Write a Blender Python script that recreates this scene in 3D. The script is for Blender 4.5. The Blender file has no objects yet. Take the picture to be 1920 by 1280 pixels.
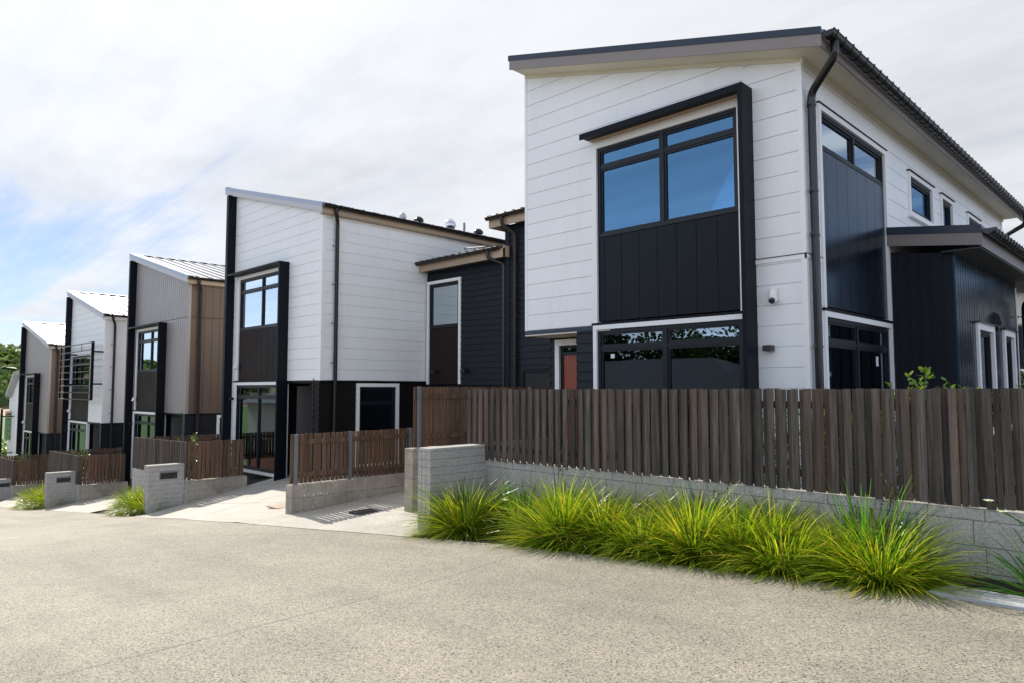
import bpy, bmesh, math, random
from mathutils import Vector, Matrix
import numpy as np
random.seed(7)
rad = math.radians
scene = bpy.context.scene
COL = scene.collection
U = random.uniform

# ------------------------------------------------------------------ materials
MATS = {}
def newmat(name):
    m = bpy.data.materials.new(name); m.use_nodes = True
    nt = m.node_tree
    for n in list(nt.nodes): nt.nodes.remove(n)
    out = nt.nodes.new('ShaderNodeOutputMaterial')
    bs = nt.nodes.new('ShaderNodeBsdfPrincipled')
    nt.links.new(bs.outputs[0], out.inputs[0])
    MATS[name] = m
    return m, nt, bs, out
def coords(nt, scale=(1, 1, 1), kind='Object'):
    tc = nt.nodes.new('ShaderNodeTexCoord'); mp = nt.nodes.new('ShaderNodeMapping')
    mp.inputs['Scale'].default_value = scale
    nt.links.new(tc.outputs[kind], mp.inputs[0]); return mp.outputs[0]
def noise(nt, vec, scale, detail=4, rough=.55):
    n = nt.nodes.new('ShaderNodeTexNoise'); n.inputs['Scale'].default_value = scale
    n.inputs['Detail'].default_value = detail; n.inputs['Roughness'].default_value = rough
    nt.links.new(vec, n.inputs['Vector']); return n.outputs[0]
def ramp(nt, fac, stops):
    r = nt.nodes.new('ShaderNodeValToRGB'); e = r.color_ramp.elements
    while len(e) < len(stops): e.new(.5)
    for i, (p, c) in enumerate(stops):
        e[i].position = p; e[i].color = (c[0], c[1], c[2], 1) if not isinstance(c, (int, float)) else (c, c, c, 1)
    nt.links.new(fac, r.inputs[0]); return r.outputs[0]
def mixc(nt, fac, a, b, mode='MIX'):
    m = nt.nodes.new('ShaderNodeMix'); m.data_type = 'RGBA'; m.blend_type = mode
    for s, v in ((m.inputs[0], fac), (m.inputs[6], a), (m.inputs[7], b)):
        if isinstance(v, bpy.types.NodeSocket): nt.links.new(v, s)
        elif isinstance(v, (int, float)): s.default_value = v
        else: s.default_value = (v[0], v[1], v[2], 1)
    return m.outputs[2]
def bump(nt, bs, h, strength=.3, dist=.01):
    b = nt.nodes.new('ShaderNodeBump'); b.inputs['Strength'].default_value = strength
    b.inputs['Distance'].default_value = dist
    nt.links.new(h, b.inputs['Height']); nt.links.new(b.outputs[0], bs.inputs['Normal'])
def paint(name, col, rough=.45, var=.06, bscale=30, bst=.05, spec=.5, metal=0, island=0, dirt=0, coat=0):
    m, nt, bs, out = newmat(name)
    v = coords(nt)
    n1 = noise(nt, v, .9, 5)
    lo = [c * (1 - var) for c in col]; hi = [min(1, c * (1 + var)) for c in col]
    c = ramp(nt, n1, [(.3, lo), (.7, hi)])
    if dirt:
        v2 = coords(nt, (1.2, 1.2, .25)); n3 = noise(nt, v2, 2.5, 8, .7)
        d = ramp(nt, n3, [(.5, 0.0), (.78, dirt)])
        c = mixc(nt, d, c, [x * .55 for x in (col[0], col[1] * .97, col[2] * .9)])
    if island:
        g = nt.nodes.new('ShaderNodeNewGeometry')
        k = ramp(nt, g.outputs['Random Per Island'], [(0, 1 - island), (1, 1 + island)])
        c = mixc(nt, 1.0, c, k, 'MULTIPLY')
    nt.links.new(c, bs.inputs['Base Color'])
    bs.inputs['Metallic'].default_value = metal
    bs.inputs['Specular IOR Level'].default_value = spec
    bs.inputs['Coat Weight'].default_value = coat; bs.inputs['Coat Roughness'].default_value = .17
    n2 = noise(nt, v, bscale, 3)
    rr = ramp(nt, n1, [(.3, max(0, rough - .06)), (.7, rough + .06)])
    nt.links.new(rr, bs.inputs['Roughness'])
    if bst: bump(nt, bs, n2, bst, .01)
    return m
def wood(name, col, var=.3, warm=1.0):
    m, nt, bs, out = newmat(name)
    v = coords(nt, (1, 1, .045)); v2 = coords(nt, (1, 1, 1))
    g = nt.nodes.new('ShaderNodeNewGeometry'); r = g.outputs['Random Per Island']
    # shift the grain per paling
    mp = nt.nodes.new('ShaderNodeVectorMath'); mp.operation = 'ADD'
    cx = nt.nodes.new('ShaderNodeCombineXYZ'); mu = nt.nodes.new('ShaderNodeMath'); mu.operation = 'MULTIPLY'; mu.inputs[1].default_value = 37
    nt.links.new(r, mu.inputs[0]); nt.links.new(mu.outputs[0], cx.inputs[0]); nt.links.new(mu.outputs[0], cx.inputs[2])
    nt.links.new(v, mp.inputs[0]); nt.links.new(cx.outputs[0], mp.inputs[1])
    n1 = noise(nt, mp.outputs[0], 42, 7, .72)
    n2 = noise(nt, mp.outputs[0], 9, 4, .6)
    c = ramp(nt, n1, [(.32, [x * .45 for x in col]), (.5, col), (.68, [x * 1.75 for x in col])])
    t = ramp(nt, r, [(0, 0.0), (.45, .05 * warm), (.8, .35 * warm), (1, .75 * warm)])
    c = mixc(nt, t, c, [col[0] * 1.25, col[1] * .78, col[2] * .55])
    k = ramp(nt, r, [(0, 1 - var), (.35, 1 + var * .6), (.6, 1 - var * .3), (1, 1 + var)])
    c = mixc(nt, 1.0, c, k, 'MULTIPLY')
    k2 = ramp(nt, n2, [(.3, .62), (.7, 1.35)])
    c = mixc(nt, 1.0, c, k2, 'MULTIPLY')
    nt.links.new(c, bs.inputs['Base Color']); bs.inputs['Roughness'].default_value = .75
    bs.inputs['Specular IOR Level'].default_value = .3
    bump(nt, bs, n1, .5, .004)
    return m
def speckle(name, c0, c1, c2, scale=60, rough=.85, stain=.25, bst=.35, vsc=None, big=.35, tint=None, tracks=False):
    """concrete like: fine aggregate grains, mid scale blotches, big stains"""
    m, nt, bs, out = newmat(name)
    v = coords(nt, kind='Object')
    vo = nt.nodes.new('ShaderNodeTexVoronoi'); vo.inputs['Scale'].default_value = vsc or scale
    nt.links.new(v, vo.inputs['Vector'])
    n0 = noise(nt, v, scale * .55, 5, .75)
    grain = ramp(nt, n0, [(.33, c0), (.5, c1), (.68, c2)])
    sep = nt.nodes.new('ShaderNodeSeparateColor'); nt.links.new(vo.outputs['Color'], sep.inputs[0])
    gv = ramp(nt, sep.outputs[0], [(0, .22), (.14, .45), (.20, .92), (.8, 1.05), (1, 1.4)] if tracks else [(0, .62), (.12, .9), (.5, 1.0), (.9, 1.1), (1, 1.3)])
    c = mixc(nt, 1.0, grain, gv, 'MULTIPLY')
    n2 = noise(nt, v, big, 6, .6)
    k = ramp(nt, n2, [(.3, 1 - stain), (.55, 1.0), (.75, 1 + stain * .45)])
    c = mixc(nt, 1.0, c, k, 'MULTIPLY')
    n3 = noise(nt, v, big * 6, 6, .7)
    k3 = ramp(nt, n3, [(.35, 1 - stain * .5), (.65, 1.05)])
    c = mixc(nt, 1.0, c, k3, 'MULTIPLY')
    if tracks:
        v4 = coords(nt, (.10, .9, 1)); n4 = noise(nt, v4, 1.6, 5, .6); k4 = ramp(nt, n4, [(.35, .86), (.5, 1.0), (.68, 1.06)]); c = mixc(nt, 1.0, c, k4, 'MULTIPLY')
        n5 = noise(nt, v, 2.6, 3, .5); k5 = ramp(nt, n5, [(.70, 1.0), (.80, .80)]); c = mixc(nt, 1.0, c, k5, 'MULTIPLY')
    nt.links.new(c, bs.inputs['Base Color']); bs.inputs['Roughness'].default_value = rough
    bs.inputs['Specular IOR Level'].default_value = .35
    bump(nt, bs, n0, bst, .006)
    return m
def leafy(name, cols, rough=.45, trans=.35, spec=.4):
    """thin leaf material: colour per leaf, light passing through"""
    m, nt, bs, out = newmat(name)
    g = nt.nodes.new('ShaderNodeNewGeometry')
    n = len(cols)
    c = ramp(nt, g.outputs['Random Per Island'], [(i / (n - 1), cols[i]) for i in range(n)])
    nt.links.new(c, bs.inputs['Base Color']); bs.inputs['Roughness'].default_value = rough
    bs.inputs['Specular IOR Level'].default_value = spec
    tr = nt.nodes.new('ShaderNodeBsdfTranslucent'); mx = nt.nodes.new('ShaderNodeMixShader')
    ct = mixc(nt, 1.0, c, (1.5, 1.6, .7), 'MULTIPLY')
    nt.links.new(ct, tr.inputs[0]); mx.inputs[0].default_value = trans
    nt.links.new(bs.outputs[0], mx.inputs[1]); nt.links.new(tr.outputs[0], mx.inputs[2]); nt.links.new(mx.outputs[0], out.inputs[0])
    return m
def glassmat(name, tint=(.55, .62, .66), ior=1.9, rough=.0, minr=.12, gcol=(.80, .92, 1)):
    m, nt, bs, out = newmat(name); nt.nodes.remove(bs)
    tr = nt.nodes.new('ShaderNodeBsdfTransparent'); tr.inputs[0].default_value = (*tint, 1)
    gl = nt.nodes.new('ShaderNodeBsdfGlossy'); gl.inputs['Roughness'].default_value = rough
    gl.inputs[0].default_value = (*gcol, 1)
    fr = nt.nodes.new('ShaderNodeFresnel'); fr.inputs[0].default_value = ior
    mp = nt.nodes.new('ShaderNodeMapRange'); mp.inputs[3].default_value = minr; mp.inputs[4].default_value = 1
    nt.links.new(fr.outputs[0], mp.inputs[0])
    v = coords(nt); n = noise(nt, v, .8, 2)
    b = nt.nodes.new('ShaderNodeBump'); b.inputs['Strength'].default_value = .014; b.inputs['Distance'].default_value = .1
    nt.links.new(n, b.inputs['Height']); nt.links.new(b.outputs[0], gl.inputs['Normal'])
    mx = nt.nodes.new('ShaderNodeMixShader')
    nt.links.new(mp.outputs[0], mx.inputs[0]); nt.links.new(tr.outputs[0], mx.inputs[1]); nt.links.new(gl.outputs[0], mx.inputs[2])
    nt.links.new(mx.outputs[0], out.inputs[0])
    return m

paint('white_board', (.86, .87, .88), .42, .02, 26, .05, dirt=.16, island=.015)
paint('white_trim', (.86, .86, .86), .4, .02, 20, .02)
paint('taupe_board', (.235, .19, .155), .5, .05, 26, .06, dirt=.1)
paint('taupe_fascia', (.235, .20, .185), .4, .04, 20, .02)
paint('tan_fascia', (.42, .31, .22), .5, .08, 20, .03)
paint('black_board', (.010, .013, .019), .5, .12, 26, .05, spec=.22, dirt=.3)
paint('brown_black_board', (.0095, .0075, .0078), .6, .12, 26, .05, spec=.15, dirt=.3)
paint('dark_panel', (.007, .010, .015), .42, .1, 18, .03, spec=.16)
paint('brown_panel', (.020, .013, .012), .6, .1, 18, .04, spec=.14)
paint('metal_cladding', (.33, .295, .285), .42, .04, 20, .02, metal=.25)
paint('dark_brown_board', (.13, .088, .062), .5, .05, 26, .05, dirt=.1)
paint('ridge_black', (.005, .010, .018), .26, .1, 18, .0, spec=1)
paint('gloss_panel', (.004, .008, .015), .24, .1, 14, 0, spec=.9)
paint('dark_metal', (.005, .007, .011), .45, .1, 12, .02, spec=.14)
paint('frame_metal', (.009, .012, .017), .4, .1, 12, .01, spec=.3)
paint('gutter_metal', (.007, .007, .009), .22, .1, 12, .02, spec=.5)
paint('brown_metal', (.018, .014, .014), .35, .1, 12, .02, spec=.35)
paint('navy_flashing', (.010, .022, .045), .35, .1, 12, .02)
paint('grey_flashing', (.34, .39, .50), .35, .05, 12, .02)
paint('pale_fascia', (.50, .49, .50), .4, .04, 12, .02)
paint('roof_steel', (.50, .50, .51), .40, .08, 12, .03, metal=.3, dirt=.25)
paint('dark_roof', (.05, .055, .06), .4, .08, 12, .03)
paint('soffit', (.66, .62, .50), .6, .03, 12, .02)
paint('dark_soffit', (.07, .066, .062), .6, .03, 12, .02)
paint('red_door', (.30, .060, .028), .4, .08, 20, .03)
paint('black_door', (.005, .005, .006), .6, .1, 20, .03)
paint('steel_post', (.20, .21, .225), .45, .1, 30, .05, metal=.4)
paint('white_plastic', (.82, .82, .78), .35, .02, 12, .01)
paint('black_plastic', (.012, .013, .016), .3, .1, 12, .02)
paint('lens', (.004, .012, .07), .08, .1, 12, 0, spec=1)
paint('chrome', (.75, .76, .77), .18, .05, 20, .03, metal=1)
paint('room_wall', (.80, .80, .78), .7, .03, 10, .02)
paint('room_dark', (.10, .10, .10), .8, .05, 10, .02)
paint('banner_red', (.60, .03, .04), .4, .04, 10, .02)
paint('sticker', (.75, .78, .85), .4, .02, 10, .01)
paint('blind', (.50, .52, .55), .6, .03, 10, .02)
paint('brick', (.30, .12, .07), .8, .2, 12, .1, island=.25)
paint('cream_board', (.62, .60, .54), .5, .03, 20, .03)
paint('bark', (.09, .07, .055), .85, .2, 30, .5)
paint('soil', (.028, .021, .016), .95, .3, 60, .9)
paint('tan_soil', (.50, .34, .22), .95, .15, 3, .3)
paint('drain_lid', (.03, .03, .032), .5, .2, 30, .2)
paint('kerb_white', (.52, .54, .57), .8, .06, 60, .2)
wood('fence_grey', (.090, .076, .066), .36, .5)
wood('fence_brown', (.128, .082, .054), .28, .6)
speckle('block', (.34, .325, .30), (.48, .46, .43), (.62, .60, .56), 130, .85, .16, .5, vsc=150, big=1.4)
speckle('block_warm', (.30, .26, .21), (.44, .39, .32), (.56, .51, .44), 130, .88, .42, .5, vsc=170, big=1.1)
speckle('mortar', (.15, .145, .14), (.19, .185, .18), (.23, .225, .22), 90, .9, .1, .3)
speckle('road', (.205, .184, .150), (.345, .310, .252), (.46, .415, .34), 120, .78, .22, .7, vsc=125, big=.30, tracks=True)
speckle('path', (.40, .375, .33), (.48, .45, .395), (.54, .51, .45), 40, .75, .24, .12, vsc=120, big=.5)
def groundmat():
    m, nt, bs, out = newmat('ground'); v = coords(nt); n = noise(nt, v, 1.5, 6, .7); n2 = noise(nt, v, .02, 4)
    a = ramp(nt, n, [(.3, (.055, .12, .015)), (.5, (.09, .19, .022)), (.7, (.14, .24, .035))])
    b = ramp(nt, n, [(.3, (.20, .19, .17)), (.7, (.28, .27, .25))])
    sp = nt.nodes.new('ShaderNodeSeparateXYZ'); nt.links.new(v, sp.inputs[0])
    mr = nt.nodes.new('ShaderNodeMapRange'); mr.inputs[1].default_value = -66; mr.inputs[2].default_value = -58; nt.links.new(sp.outputs[0], mr.inputs[0])
    c = mixc(nt, mr.outputs[0], a, b); k = ramp(nt, n2, [(.35, .8), (.65, 1.15)]); c = mixc(nt, 1.0, c, k, 'MULTIPLY')
    nt.links.new(c, bs.inputs['Base Color']); bs.inputs['Roughness'].default_value = .9
groundmat()
speckle('grass', (.055, .13, .012), (.09, .21, .02), (.15, .27, .035), 6, .9, .2, .3, vsc=3, big=.02)
leafy('tussock', [(.42, .33, .12), (.05, .12, .012), (.10, .21, .010), (.20, .32, .022), (.40, .43, .03), (.13, .26, .018), (.52, .48, .05), (.27, .38, .028), (.10, .20, .012), (.66, .58, .08), (.20, .36, .014), (.52, .38, .03), (.25, .36, .03), (.04, .10, .01), (.08, .17, .012)], .32, .48)
leafy('flax', [(.045, .14, .022), (.08, .23, .028), (.06, .17, .03), (.15, .32, .03)], .3, .45)
leafy('dry', [(.16, .10, .05), (.07, .04, .02), (.22, .16, .09)], .7, .15)
leafy('shrub', [(.05, .12, .012), (.11, .21, .02), (.17, .28, .03), (.06, .13, .015), (.24, .30, .03)], .25, .35, .6)
leafy('tree', [(.018, .042, .012), (.035, .075, .018), (.055, .10, .022), (.024, .055, .014), (.07, .105, .03)], .5, .22)
leafy('hill_tree', [(.045, .085, .025), (.09, .15, .035), (.13, .20, .05), (.055, .11, .03), (.20, .22, .09), (.08, .16, .03)], .6, .3)
leafy('petal', [(.85, .85, .88), (.8, .8, .85)], .5, .4)
glassmat('glass', minr=.20, gcol=(.55, .66, .74))
glassmat('glass_blue', (.62, .74, .84), 1.9, minr=.32, gcol=(.17, .38, .62))
glassmat('glass_side', (.5, .6, .7), 1.9, minr=.45, gcol=(.30, .52, .80))
glassmat('glass_pale', (.7, .75, .78), 2.4, minr=.55)
glassmat('glass_dark', (.20, .23, .25), 1.7, minr=.13, gcol=(.5, .6, .68))

for k in ('gloss_panel', 'ridge_black'):
    [n for n in MATS[k].node_tree.nodes if n.type == 'BSDF_PRINCIPLED'][0].inputs['Specular Tint'].default_value = (.38, .68, 1, 1)
# ------------------------------------------------------------------ mesh builder
Z = Vector((0, 0, 1))
class MB:
    def __init__(s): s.v = []; s.f = []; s.sm = False
    def add(s, vs, fs):
        n = len(s.v); s.v += [tuple(p) for p in vs]; s.f += [tuple(i + n for i in f) for f in fs]
    def box(s, a, b):
        x0, x1 = sorted((a[0], b[0])); y0, y1 = sorted((a[1], b[1])); z0, z1 = sorted((a[2], b[2]))
        s.add([(x0,y0,z0),(x1,y0,z0),(x1,y1,z0),(x0,y1,z0),(x0,y0,z1),(x1,y0,z1),(x1,y1,z1),(x0,y1,z1)],
              [(0,3,2,1),(4,5,6,7),(0,1,5,4),(1,2,6,5),(2,3,7,6),(3,0,4,7)])
        return s
    def prism(s, poly, d):
        """poly: list of 3D points (planar), d: extrusion vector"""
        n = len(poly); P = [Vector(p) for p in poly]; d = Vector(d)
        nrm = Vector((0, 0, 0))
        for i in range(n): nrm += P[i].cross(P[(i + 1) % n])
        if nrm.dot(d) > 0: P = P[::-1]
        Q = [p + d for p in P]
        s.add(P + Q, [tuple(range(n)), tuple(range(2 * n - 1, n - 1, -1))] + [((i + 1) % n, i, n + i, n + (i + 1) % n) for i in range(n)])
        return s
    def quad(s, *p): s.add(p, [tuple(range(len(p)))]); return s
    def tube(s, pts, r, n=10, cap=True):
        pts = [Vector(p) for p in pts]; rs = r if isinstance(r, (list, tuple)) else [r] * len(pts)
        rings = []; prev = None
        for i, p in enumerate(pts):
            t = (pts[min(i + 1, len(pts) - 1)] - pts[max(i - 1, 0)]).normalized()
            if prev is None:
                a = t.cross(Z) if abs(t.z) < .95 else t.cross(Vector((1, 0, 0)))
                a.normalize()
            else:
                a = (prev - t * prev.dot(t)).normalized()
            prev = a; b = t.cross(a)
            rings.append([p + (a * math.cos(k / n * 2 * math.pi) + b * math.sin(k / n * 2 * math.pi)) * rs[i] for k in range(n)])
        vs = [q for r_ in rings for q in r_]
        fs = [(i*n+k, i*n+(k+1)%n, (i+1)*n+(k+1)%n, (i+1)*n+k) for i in range(len(pts)-1) for k in range(n)]
        if cap: fs += [tuple(range(n))[::-1], tuple(range(len(vs) - n, len(vs)))]
        s.add(vs, fs); s.sm = True
        return s
    def lathe(s, c, prof, n=20):
        c = Vector(c); vs = [c + Vector((r * math.cos(k/n*2*math.pi), r * math.sin(k/n*2*math.pi), z)) for r, z in prof for k in range(n)]
        m = len(prof)
        fs = [(i*n+k, i*n+(k+1)%n, (i+1)*n+(k+1)%n, (i+1)*n+k) for i in range(m-1) for k in range(n)] + [tuple(range(n))[::-1], tuple(range((m-1)*n, m*n))]
        s.add(vs, fs); s.sm = True
        return s
def root(name, loc, label, cat, group=None):
    o = bpy.data.objects.new(name, None); o.empty_display_size = .2; COL.objects.link(o); o.location = loc
    o['label'] = label; o['category'] = cat
    if group: o['group'] = group
    return o
def worldloc(o):
    l = Vector(o.location)
    while o.parent: o = o.parent; l += Vector(o.location)
    return l
def ob(name, mb, mat, parent=None, label=None, cat=None, group=None, kind=None, loc=None, smooth=None, bevel=0):
    me = bpy.data.meshes.new(name)
    V = [Vector(v) for v in mb.v]
    if parent is not None: off = worldloc(parent)
    elif loc is not None: off = Vector(loc)
    else:
        xs = [v.x for v in V]; ys = [v.y for v in V]; zs = [v.z for v in V]
        off = Vector(((min(xs)+max(xs))/2, (min(ys)+max(ys))/2, min(zs)))
    me.from_pydata([tuple(v - off) for v in V], [], mb.f)
    me.materials.append(MATS[mat])
    if smooth or (smooth is None and mb.sm):
        me.polygons.foreach_set('use_smooth', [True] * len(me.polygons))
    me.update()
    o = bpy.data.objects.new(name, me); COL.objects.link(o)
    if parent is not None: o.parent = parent
    else: o.location = off
    if mb.sm and smooth is None:
        try:
            me.set_sharp_from_angle(angle=rad(40))
        except Exception: pass
    if bevel:
        b = o.modifiers.new('bevel', 'BEVEL'); b.width = bevel; b.segments = 1; b.limit_method = 'ANGLE'
    for k, v in (('label', label), ('category', cat), ('group', group), ('kind', kind)):
        if v: o[k] = v
    return o

# ------------------------------------------------------------------ wall frames
class Fr:
    """plane frame. kind F: faces the street (-y), u = x ; R: faces +x, u = y ; L: faces -x ; K faces +y"""
    def __init__(s, kind, p): s.k = kind; s.p = p
    def pt(s, u, z, off=0):
        if s.k == 'F': return Vector((u, s.p - off, z))
        if s.k == 'K': return Vector((u, s.p + off, z))
        if s.k == 'R': return Vector((s.p + off, u, z))
        return Vector((s.p - off, u, z))
    def n(s): return {'F': Vector((0, -1, 0)), 'K': Vector((0, 1, 0)), 'R': Vector((1, 0, 0)), 'L': Vector((-1, 0, 0))}[s.k]
    def box(s, mb, u0, u1, z0, z1, o0, o1): mb.box(s.pt(u0, z0, o0), s.pt(u1, z1, o1)); return mb
def clip(poly, ax, val, keep_ge):
    out = []; n = len(poly)
    for i in range(n):
        a, b = poly[i], poly[(i + 1) % n]
        ia = (a[ax] >= val) if keep_ge else (a[ax] <= val); ib = (b[ax] >= val) if keep_ge else (b[ax] <= val)
        if ia: out.append(a)
        if ia != ib:
            t = (val - a[ax]) / (b[ax] - a[ax]); out.append((a[0] + (b[0]-a[0])*t, a[1] + (b[1]-a[1])*t))
    return out
def clad(mb, fr, poly, mode='flush', sp=.25, org=0.0, gap=.009, t=.018, back=True):
    """boards: flush (horizontal with groove), lap (horizontal weatherboard), vert (vertical), batten"""
    ax = 1 if mode in ('flush', 'lap') else 0
    lo = min(p[ax] for p in poly); hi = max(p[ax] for p in poly)
    i0 = math.floor((lo - org) / sp); i1 = math.ceil((hi - org) / sp)
    for i in range(i0, i1):
        a, b = org + i * sp, org + (i + 1) * sp
        g = gap if mode != 'lap' else 0.0
        q = clip(poly, ax, a + g, True)
        if len(q) < 3: continue
        q = clip(q, ax, b, False)
        if len(q) < 3: continue
        if mode == 'lap':
            off = lambda p: t * .35 + t * (b - p[1]) / sp
        elif mode == 'batten':
            off = lambda p: t * .5
        else: off = lambda p: t
        F = [fr.pt(p[0], p[1], off(p)) for p in q]; B = [fr.pt(p[0], p[1], 0) for p in q]
        n = len(q)
        nrm = Vector((0, 0, 0))
        for k in range(n): nrm += (F[k]-F[0]).cross(F[(k+1) % n]-F[0])
        idx = list(range(n))
        if nrm.dot(fr.n()) < 0: F = F[::-1]; B = B[::-1]
        mb.add(F + B, [tuple(idx)] + [((k+1) % n, k, n+k, n+(k+1) % n) for k in idx])
        if mode == 'batten':
            fr.box(mb, a - .006, a + .014, min(p[1] for p in q), min(max(p[1] for p in q), 99), t*.5, t*.5+.022)
    if back:
        P = [fr.pt(p[0], p[1], .001) for p in poly]
        nrm = Vector((0, 0, 0))
        for k in range(len(P)): nrm += (P[k]-P[0]).cross(P[(k+1) % len(P)]-P[0])
        if nrm.dot(fr.n()) < 0: P = P[::-1]
        mb.quad(*P)
    return mb
def window(parent, fr, u0, u1, z0, z1, cols=(), rows=(), name='window', bar=.05, glass='glass', rec=-.02, mat='frame_metal', cells=None, sash=True):
    """frame bars plus one pane per cell; cols and rows are the interior divisions"""
    m = MB(); us = [u0] + list(cols) + [u1]; zs = [z0] + list(rows) + [z1]
    fr.box(m, u0, u1, z1 - bar, z1, rec - .05, rec + .03); fr.box(m, u0, u1, z0, z0 + bar, rec - .05, rec + .03)
    fr.box(m, u0, u0 + bar, z0 + bar, z1 - bar, rec - .05, rec + .03); fr.box(m, u1 - bar, u1, z0 + bar, z1 - bar, rec - .05, rec + .03)
    for c in cols: fr.box(m, c - bar * .55, c + bar * .55, z0 + bar, z1 - bar, rec - .05, rec + .028)
    for r in rows:
        e = [u0 + bar] + [c for c in cols] + [u1 - bar]
        for k in range(len(e) - 1):
            a = e[k] + (bar * .55 if k else 0); b = e[k + 1] - (bar * .55 if k < len(e) - 2 else 0)
            fr.box(m, a, b, r - bar * .5, r + bar * .5, rec - .05, rec + .024)
    w = ob(name, m, mat, parent)
    for i in range(len(us) - 1):
        for j in range(len(zs) - 1):
            a = us[i] + (bar * .55 if i else bar); b = us[i+1] - (bar * .55 if i < len(us) - 2 else bar)
            c = zs[j] + (bar * .5 if j else bar); d = zs[j+1] - (bar * .5 if j < len(zs) - 2 else bar)
            if sash:
                s = .028; q = MB()
                fr.box(q, a, b, d - s, d, rec - .03, rec + .012); fr.box(q, a, b, c, c + s, rec - .03, rec + .012)
                fr.box(q, a, a + s, c + s, d - s, rec - .03, rec + .012); fr.box(q, b - s, b, c + s, d - s, rec - .03, rec + .012)
                ob('sash', q, mat, w); a += s; b -= s; c += s; d -= s
            p = MB(); fr.box(p, a - .004, b + .004, c - .004, d + .004, rec - .022, rec - .012)
            gname = glass if not (cells and (i, j) in cells) else cells[(i, j)]
            ob('pane', p, gname, w)
    return w
def trim(parent, fr, u0, u1, z0, z1, w=.07, sides='LRTB', mat='white_trim', o=.045, name='window_trim'):
    m = MB(); i = .001
    if 'T' in sides: fr.box(m, u0, u1, z1 - w, z1, -.06, o)
    if 'B' in sides: fr.box(m, u0, u1, z0, z0 + w, -.06, o)
    zz0 = z0 + (w if 'B' in sides else 0); zz1 = z1 - (w if 'T' in sides else 0)
    if 'L' in sides: fr.box(m, u0, u0 + w, zz0, zz1, -.06, o)
    if 'R' in sides: fr.box(m, u1 - w, u1, zz0, zz1, -.06, o)
    return ob(name, m, mat, parent)
def room(parent, x0, x1, y0, y1, z0, z1, mat='room_wall', name='room_lining'):
    """inside faces of one room, open on the low y side"""
    m = MB()
    m.quad((x0,y0,z0),(x1,y0,z0),(x1,y1,z0),(x0,y1,z0)); m.quad((x0,y0,z1),(x0,y1,z1),(x1,y1,z1),(x1,y0,z1))
    m.quad((x0,y1,z0),(x1,y1,z0),(x1,y1,z1),(x0,y1,z1)); m.quad((x0,y0,z0),(x0,y1,z0),(x0,y1,z1),(x0,y0,z1))
    m.quad((x1,y0,z0),(x1,y0,z1),(x1,y1,z1),(x1,y1,z0))
    return ob(name, m, mat, parent)
def gutter(parent, p0, p1, r=.065, mat='gutter_metal', brackets=.25, out=Vector((1, 0, 0)), lip=True):
    """half round gutter from p0 to p1 with strap brackets"""
    p0 = Vector(p0); p1 = Vector(p1); d = (p1 - p0); L = d.length; d.normalize(); out = Vector(out)
    m = MB(); n = 9
    def ring(p, rr, a0=math.pi, a1=2 * math.pi): return [p + out * (rr * math.cos(a0 + (a1-a0)*k/n)) + Z * (rr * math.sin(a0 + (a1-a0)*k/n)) for k in range(n + 1)]
    a, b = ring(p0, r), ring(p1, r); ai, bi = ring(p0, r - .006), ring(p1, r - .006)
    m.add(a + b, [(k, k+1, n+2+k, n+1+k) for k in range(n)]); m.add(ai + bi, [(k+1, k, n+1+k, n+2+k) for k in range(n)])
    m.add(a, [tuple(range(n + 1))]); m.add(b, [tuple(range(n + 1))[::-1]])
    m.tube([p0 + out * r, p1 + out * r], .009, 6)
    q = m; k = .12
    while brackets and k < L:
        c = p0 + d * k
        A = [x - d * .010 for x in ring(c, r + .007)]; B = [x + d * .010 for x in ring(c, r + .007)]
        A2 = [x - d * .010 for x in ring(c, r + .001)]; B2 = [x + d * .010 for x in ring(c, r + .001)]
        q.add(A + B, [(i, i+1, n+2+i, n+1+i) for i in range(n)])
        q.add(A + A2, [(i+1, i, n+1+i, n+2+i) for i in range(n)]); q.add(B + B2, [(i, i+1, n+2+i, n+1+i) for i in range(n)])
        q.box(c + out * (r - .002) - d * .011 + Z * -.002, c + out * (r + .012) + d * .011 + Z * .022)
        k += brackets
    return ob('gutter', m, mat, parent)
def downpipe(parent, pts, r=.045, mat='brown_metal', clips=(), cn=Vector((0, -1, 0))):
    # round the corners
    P = [Vector(p) for p in pts]; out = [P[0]]
    for i in range(1, len(P) - 1):
        a, b, c = P[i-1], P[i], P[i+1]; k = min(.09, (b-a).length * .45, (c-b).length * .45)
        s = b + (a-b).normalized() * k; e = b + (c-b).normalized() * k
        for t in (0, .25, .5, .75, 1): out.append(s.lerp(b, t).lerp(b.lerp(e, t), t))
    out.append(P[-1])
    d = ob('downpipe', MB().tube(out, r, 14), mat, parent)
    for z in clips:
        x, y = P[-1].x, P[-1].y
        q = MB(); q.tube([(x, y, z - .012), (x, y, z + .012)], r + .006, 14); q.tube([Vector((x, y, z)), Vector((x, y, z)) + cn * .11], .007, 6)
        q.lathe((x + cn.x*.11, y + cn.y*.11, z - .015), [(.014, 0), (.014, .03)], 8)
        ob('pipe_clip', q, 'black_plastic', d)
    return d

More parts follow.
